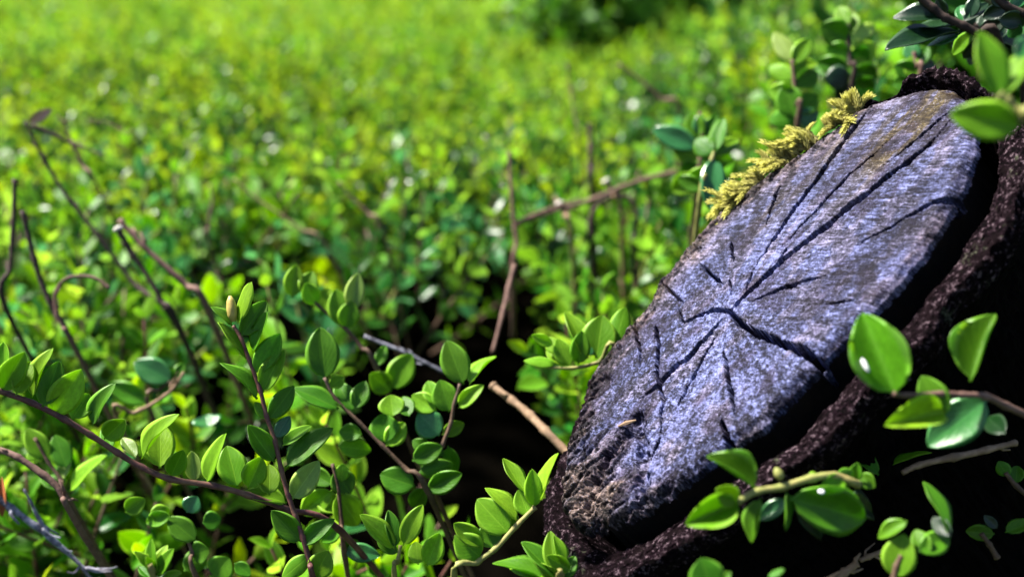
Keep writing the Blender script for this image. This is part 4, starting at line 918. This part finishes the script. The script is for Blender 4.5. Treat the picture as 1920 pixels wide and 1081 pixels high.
def far_enough(x, y, d):
    i, j = int(math.floor(x / .02)), int(math.floor(y / .02))
    for a in (-1, 0, 1):
        for b in (-1, 0, 1):
            for (p, q) in grid.get((i + a, j + b), ()):
                if (p - x) ** 2 + (q - y) ** 2 < d * d: return False
    grid.setdefault((i, j), []).append((x, y)); return True
N_IND = 285; first = {}; cand = []
while len(cand) < 5200:
    y = .24 + .62 * rng.random() ** 1.25; x = rng.uniform(-.62, .66) * (y + .08); cand.append((x, y))
n_ind = 0; extra_pts = []
cand.sort(key=lambda c: c[1])
picked = []
for x, y in cand:
    dmin = .0128 + .0022 * sstep(.33, .38, y) + .0045 * sstep(.45, .7, y)
    if in_hollow(x, y): continue
    if not far_enough(x, y, dmin): continue
    H = float(top_height(x, y)); z0 = H - rng.uniform(.060, .080) - (.012 if y < .36 else 0)
    if not clear_of_stump((x, y, z0 + .05)) or hides_stump((x, y, z0)): continue
    u, v, zz = topx((x, y, z0 + .05))
    if not (-40 < u < 1960 and v < 1120): 
        extra_pts.append((x, y, z0)); continue
    if 590 < v < 900 and (640 < u < 1085 or 290 < u < 490) and rng.random() < .93: continue     # dark trench between the front sprigs and the shrub behind
    if 430 < v <= 600 and 300 < u < 1080 and rng.random() < .78: continue
    if u > 1250 and v > 520 and rng.random() < .93: continue            # the dark right hand side stays nearly empty
    picked.append((x, y, z0, u, v))
rng.shuffle(picked)
picked.sort(key=lambda t: t[1] + rng.uniform(0, .12))
for x, y, z0, u, v in picked:
    x, y, z0 = float(x), float(y), float(z0)
    if n_ind >= N_IND: extra_pts.append((x, y, z0)); continue
    k = int(rng.choice([0, 1, 2, 3, 5, 6, 7, 8, 9, 4]))
    if 420 < v < 670 and 280 < u < 1080 and rng.random() < .85: k = int(rng.choice([2, 4, 10, 11, 4, 10, 8]))  # mostly darker leaf kinds, painting shade into this band
    if u > 1230 and v < 430 and rng.random() < .75: k = int(rng.choice([2, 4, 8, 2, 10, 0]))
    if v > 690 and rng.random() < .5: k = int(rng.choice([1, 6, 0, 3]))
    sm, leaves = KINDS[k]
    root = empty('shrub_sprig', (x, y, z0)); root.rotation_euler = (rng.normal(0, .32), rng.normal(0, .32), rng.uniform(0, 6.28)); s = rng.uniform(.88, 1.18) * (1.14 if y > .42 else 1.0); root.scale = (s, s, s)
    wh = where(u, v); tag(root, HUE[MAIN[k]] + ' leafy sprig ' + wh, 'sprig', HUE[MAIN[k]] + ' sprigs ' + wh)
    if k not in first:
        parts = [link('stem', sm, root)] + [link('leaf', me, root, M) for me, M in leaves]; first[k] = parts
    else:
        for p in first[k]:
            q = p.copy(); COL.objects.link(q); q.parent = root
    n_ind += 1
print('individual sprigs', n_ind, 'left over', len(extra_pts))

# the mass of the shrub: joined sprigs set out in their thousands
def joined_sprig(seed, mat, nu, nv, L, leafL, nodes, stem_mat):
    r = np.random.default_rng(seed); P, fr = sprig_layout(r, L, nodes, r.uniform(0, .4), r.uniform(-.1, .5), leafL)
    sv, sf = tube_geo(P, np.linspace(.0011, .0006, len(P)), 4, 0); VV = [sv]; n = len(sv); FQ = [f for f in sf]; UV = [np.zeros((n, 2))]; mi = [1] * len(sf)
    for f in fr:
        V, F, U = leaf_geo(nu, nv, r.uniform(.05, .3), r.uniform(-.05, .25), 0); M = np.array(frame_matrix(*f)); V = V @ M[:3, :3].T + M[:3, 3]
        FQ += [tuple(x + n for x in q) for q in F.tolist()]; VV.append(V); UV.append(U); n += len(V); mi += [0] * len(F)
    me = mesh('sprig_cluster', np.vstack(VV), FQ, [MAT[mat], MAT[stem_mat]], True, np.vstack(UV)); me.polygons.foreach_set('material_index', np.array(mi, dtype=np.int32)); me.update()
    return bpy.data.objects.new('sprig_cluster', me)
def scatter(name, pts, rot, scl, pick, protos, parent=None):
    me = bpy.data.meshes.new(name); me.from_pydata([tuple(p) for p in pts], [], [])
    for nm, typ, key, data in (('turn', 'FLOAT_VECTOR', 'vector', rot), ('size', 'FLOAT', 'value', scl), ('pick', 'INT', 'value', pick)):
        a = me.attributes.new(nm, typ, 'POINT'); a.data.foreach_set(key, np.asarray(data, dtype=np.int32 if typ == 'INT' else np.float32).ravel())
    o = link(name, me, parent)
    g = bpy.data.node_groups.new(name + '_nodes', 'GeometryNodeTree'); g.interface.new_socket('Geometry', in_out='INPUT', socket_type='NodeSocketGeometry'); g.interface.new_socket('Geometry', in_out='OUTPUT', socket_type='NodeSocketGeometry')
    gi = g.nodes.new('NodeGroupInput'); go = g.nodes.new('NodeGroupOutput'); ip = g.nodes.new('GeometryNodeInstanceOnPoints'); gt = g.nodes.new('GeometryNodeGeometryToInstance')
    for p in protos:
        oi = g.nodes.new('GeometryNodeObjectInfo'); oi.inputs['Object'].default_value = p; g.links.new(oi.outputs['Geometry'], gt.inputs[0])
    def att(nm, typ):
        a = g.nodes.new('GeometryNodeInputNamedAttribute'); a.data_type = typ; a.inputs['Name'].default_value = nm; return next(s for s in a.outputs if s.enabled)
    er = g.nodes.new('FunctionNodeEulerToRotation'); g.links.new(att('turn', 'FLOAT_VECTOR'), er.inputs[0]); g.links.new(er.outputs[0], ip.inputs['Rotation'])
    g.links.new(att('size', 'FLOAT'), ip.inputs['Scale']); ip.inputs['Pick Instance'].default_value = True; g.links.new(att('pick', 'INT'), ip.inputs['Instance Index'])
    g.links.new(gi.outputs[0], ip.inputs['Points']); g.links.new(gt.outputs[0], ip.inputs['Instance']); g.links.new(ip.outputs[0], go.inputs[0])
    md = o.modifiers.new('scatter', 'NODES'); md.node_group = g
    return o
near_p = [joined_sprig(100 + i, ('fill', 'fill', 'green', 'lime')[i % 4], 2, 4, .075, .0165, 6, 'stem_brown') for i in range(8)]
far_p = [joined_sprig(200 + i, ('far', 'fill', 'far', 'far')[i % 4], 2, 3, .075, .0150, 7, 'stem_brown') for i in range(8)]
PT, RO, SC, PK = [], [], [], []
def put(x, y, z, s, lo, hi, tilt=.4):
    PT.append((x, y, z)); RO.append((rng.normal(0, tilt), rng.normal(0, tilt), rng.uniform(0, 6.28))); SC.append(s); PK.append(int(rng.integers(lo, hi)))
for x, y, z in extra_pts: put(x, y, z, rng.uniform(.85, 1.15), 0, 8)
# lower tier under the sprigs one can tell apart
nlow = 0
for _ in range(6000):
    y = .22 + .75 * rng.random(); x = rng.uniform(-.66, .70) * (y + .1)
    if nlow > 700: break
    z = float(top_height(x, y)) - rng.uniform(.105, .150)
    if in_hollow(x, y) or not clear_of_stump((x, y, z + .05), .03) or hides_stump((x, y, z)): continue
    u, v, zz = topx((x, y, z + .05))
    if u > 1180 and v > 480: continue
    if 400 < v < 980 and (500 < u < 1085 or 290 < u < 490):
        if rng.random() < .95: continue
    put(x, y, max(z, .0), rng.uniform(.85, 1.2), 16, 20, .55); nlow += 1  # old dark leaves, also deepening the shade of the gaps by colour
def area(y0, y1, n, smin, smax, lo, hi, wide, drop=(.07, .09)):
    ys = np.sqrt(rng.uniform(y0 ** 2, y1 ** 2, n)); xs = rng.uniform(-1, 1, n) * (ys * wide + .12); hs = top_height(xs, ys)
    for x, y, h in zip(xs, ys, hs):
        s = rng.uniform(smin, smax); z = float(h) - rng.uniform(*drop) * s
        if not clear_of_stump((x, y, z + .05), .03) or hides_stump((x, y, z)): continue
        pz = float(vnoise(np.array(x * 5.0 + 40), np.array(y * 5.0)))
        if x > .12 and y < 1.3 and rng.random() < .75: put(float(x), float(y), z, s, *((16, 20) if rng.random() < .45 else (2, 3)))
        elif rng.random() < ((.40 if pz > .66 else .12) if y < 1.3 else .06): put(float(x), float(y), z, s, 16, 20)
        else: put(float(x), float(y), z, s, lo, hi)
area(.70, 1.25, 2700, .9, 1.15, 0, 12, .75)
area(1.2, 2.4, 8500, .9, 1.2, 8, 16, .75)
area(2.3, 6.5, 10000, 1.6, 2.6, 8, 16, .70)
# under and beside the camera, where the shrub goes on out of the picture
def outside(n, fx, fy, hmax):
    c = 0
    for _ in range(n * 4):
        if c >= n: break
        x, y = fx(), fy(); z = float(min(top_height(x, max(y, .05)), hmax)) - rng.uniform(.06, .11)
        u, v, zz = topx((x, y, z + .07))
        if zz > .03 and -120 < u < 2040 and v < 1250: continue
        if not clear_of_stump((x, y, z + .05), .02): continue
        put(x, y, max(z, 0), rng.uniform(.9, 1.2), 0, 8); c += 1
outside(900, lambda: rng.uniform(-.7, .8), lambda: rng.uniform(-.7, .3), .17)
outside(500, lambda: rng.uniform(.25, .8), lambda: rng.uniform(.0, .6), .30)  # taller unseen growth on the right, put in to block sky light
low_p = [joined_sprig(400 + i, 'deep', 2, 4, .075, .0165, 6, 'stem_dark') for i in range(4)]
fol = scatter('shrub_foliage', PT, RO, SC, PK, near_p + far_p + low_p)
tag(fol, 'dense low green shrub foliage spreading back behind the stump', 'shrub', kind='stuff')
print('mass sprigs', len(PT))
# darker shrubs at the far end
deep_p = [joined_sprig(300 + i, ('green', 'deep', 'fill', 'green', 'deep')[i], 2, 3, .10, .022, 7, 'stem_dark') for i in range(5)]
def dark_shrub(label, u, v, z, wx_, h, n):  # a rounded bush on a few stems
    c = px(u, v, z); base = Vector((c.x, c.y, .02)); root = empty('dark_shrub', base); tag(root, label, 'shrub', 'darker shrubs at the far end')
    P, R3, S, K = [], [], [], []
    for _ in range(n):
        a, b, r = rng.uniform(0, 6.28), rng.uniform(.05, 1), rng.uniform(.45, 1) ** .5; hh = h * b
        wd = wx_ * r * math.sqrt(max(.05, 1 - (b - .35) ** 2 * 1.6)) * (.8 + .4 * vnoise(np.array(a * 1.3), np.array(b * 4)))
        P.append((math.cos(a) * wd, math.sin(a) * wd * .8, hh)); R3.append((-math.sin(a) * rng.uniform(.2, .9), math.cos(a) * rng.uniform(.2, .9), rng.uniform(0, 6.28))); S.append(rng.uniform(1.0, 1.7)); K.append(int(rng.integers(0, 5)))
    tag(scatter('foliage', P, R3, S, K, deep_p, root), kind='stuff')
    for _ in range(5):
        a = rng.uniform(0, 6.28); t = Vector((math.cos(a) * wx_ * .5, math.sin(a) * wx_ * .5, h * .8)); V, F = tube_geo([(0, 0, 0), tuple(t * .4 + Vector((0, 0, .05))), tuple(t)], [.012, .008, .003], 7, .2); link('stem', mesh('stem', V, F, [MAT['stem_dark']]), root)
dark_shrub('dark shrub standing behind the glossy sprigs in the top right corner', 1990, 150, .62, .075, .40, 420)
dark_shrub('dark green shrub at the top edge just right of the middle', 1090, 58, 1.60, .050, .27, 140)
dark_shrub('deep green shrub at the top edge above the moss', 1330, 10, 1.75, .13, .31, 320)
